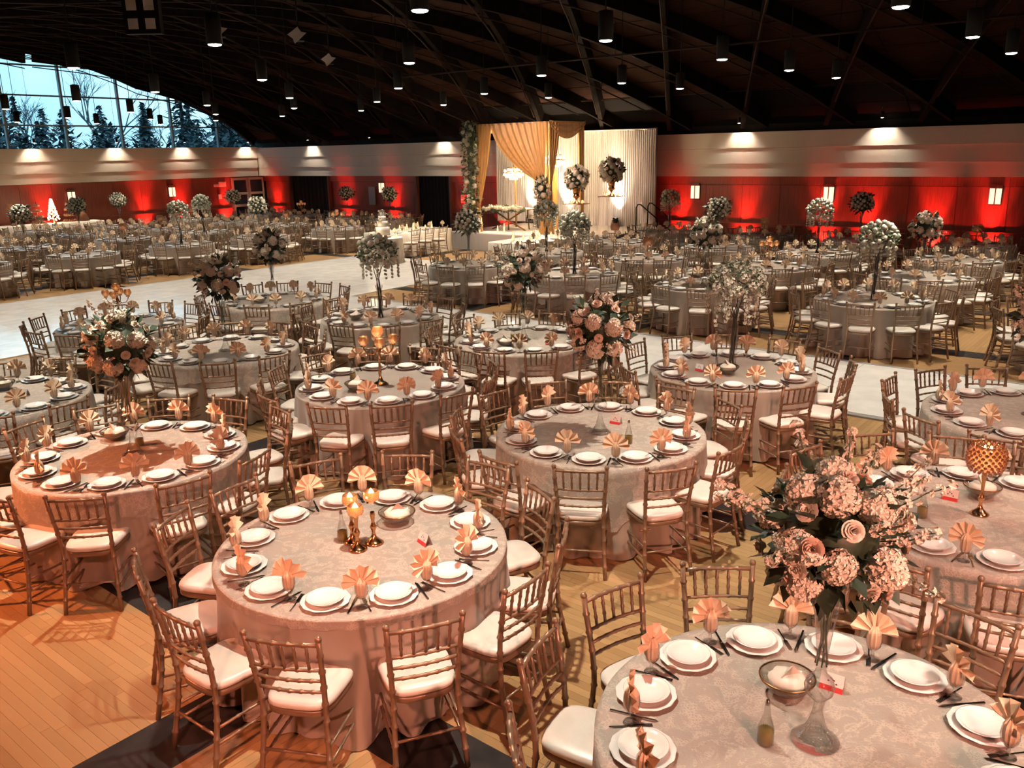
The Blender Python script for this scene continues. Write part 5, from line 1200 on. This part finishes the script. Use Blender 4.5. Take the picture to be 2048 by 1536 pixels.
# dessert display under the window wall
dtb = thing('dessert_table', 'long cloth-covered dessert table under the window wall', 'table', (-37.0, 15.4, 0)); obj('tablecloth', rect_cloth(0.9, 4.4, M['ivorycloth']), dtb)
ct = thing('crystal_tree', 'bright lit crystal tree on the dessert table', 'centrepiece', (-37.0, 15.75, HT)); cb = MB()
for k in range(60): t_ = k / 60; a = k * 2.4; r = .20 * (1 - t_) + .02; cb.ball((r * math.cos(a), r * math.sin(a), .12 + .85 * t_), .035, 5, 4)
obj('crystals', cb.mesh('crystals', M['crystal']), ct); obj('stem', MB().lathe([(0, 0), (.1, 0), (.1, .02), (.02, .05), (.015, .98)], 10).mesh('stem', M['goldmetal']), ct); point('crystal_glow', (-36.6, 15.75, 1.5), 25, (1.0, 0.6, 0.35), 0.15)
for k, (yy, lab) in enumerate(((16.4, 'four-tier tray of sweets right of crystal tree'), (15.15, 'four-tier tray of sweets left of crystal tree'))):
    t = thing('sweets_stand', lab, 'sweets stand', (-37.0, yy, HT), 0, 'sweets stands'); obj('pole', MB().tube([(0, 0, 0), (0, 0, .9)], .012, 6).mesh('pole', M['goldmetal']), t)
    for i in range(4):
        p_ = obj('tray', MB().lathe([(0, 0), (.28 - .05 * i, 0), (.29 - .05 * i, .02)], 18).mesh('tray', M['mercury']), t, (0, 0, .02 + .23 * i)); s_ = MB()
        for q in range(14 - 2 * i): a = 2 * PI * q / (14 - 2 * i); s_.ball(((.22 - .05 * i) * math.cos(a), (.22 - .05 * i) * math.sin(a), .045), .045, 6, 4)
        obj('sweets', s_.mesh('sweets', M['choc']), p_)
for k, (yy, h_, lab) in enumerate(((14.2, 0.85, 'tall red-lit glass vase at the left of dessert table'), (16.95, 0.55, 'dark wicker cone basket at the right of dessert table'))):
    v_ = thing('display_vase', lab, 'vase', (-37.0, yy, HT), 0, None); obj('body', MB().lathe([(0, 0), (.12, 0), (.10, .1), (.16, h_ * .8), (.18, h_)] if k == 0 else [(0, 0), (.26, 0), (.12, h_ * .7), (0.0, h_)], 16).mesh('body', M['mercury'] if k == 0 else M['choc']), v_)
# theatre fixtures under the roof
bl = thing('blinder_light', 'square four-lamp blinder light under the dark roof at left', 'stage light', (-14.77, 8.29, 5.6), YAW * -1 + PI)
bb = obj('housing', MB().box((0, 0, 0), (0.62, 0.14, 0.62)).mesh('housing', M['blackmetal']), bl)
for a in (-.15, .15):
    for b_ in (-.15, .15): obj('reflector', MB().box((a, 0.075, b_), (0.17, 0.02, 0.17)).mesh('reflector', M['plastic']), bl)
obj('hanger', MB().tube([(0, 0, .3), (0, 0, vault(8.29) - 5.6)], .02, 5).mesh('hanger', M['blackmetal']), bl)
for k, (xx, yy, zz, lab) in enumerate(((-16.18, 10.7, 5.6, 'beside the left pendant'), (-15.62, 12.25, 5.6, 'right of the first pale one'), (-18.9, 15.79, 5.6, 'lowest of the three pale ones'))):
    t = thing('theatre_spotlight', 'pale-faced theatre spotlight under roof, %s' % lab, 'stage light', (xx, yy, zz), -2.16, 'theatre spotlights')
    obj('body', MB().box((0, -.12, .10), (.22, .30, .22)).mesh('body', M['blackmetal']), t); g_ = MB(); g_.add([(0, .05, .0), (-.16, .06, .14), (-.05, .05, .16), (0.02, .05, .26), (.12, .06, .18), (.24, .05, .10), (.13, .05, .02), (.10, .06, -.08)], [(0, 7, 6, 5, 4, 3, 2, 1)], False); obj('gel_frame', g_.mesh('gel_frame', M['plastic']), t)
    obj('hanger', MB().tube([(0, -.1, .2), (0, -.1, vault(yy) - zz)], .018, 5).mesh('hanger', M['blackmetal']), t)
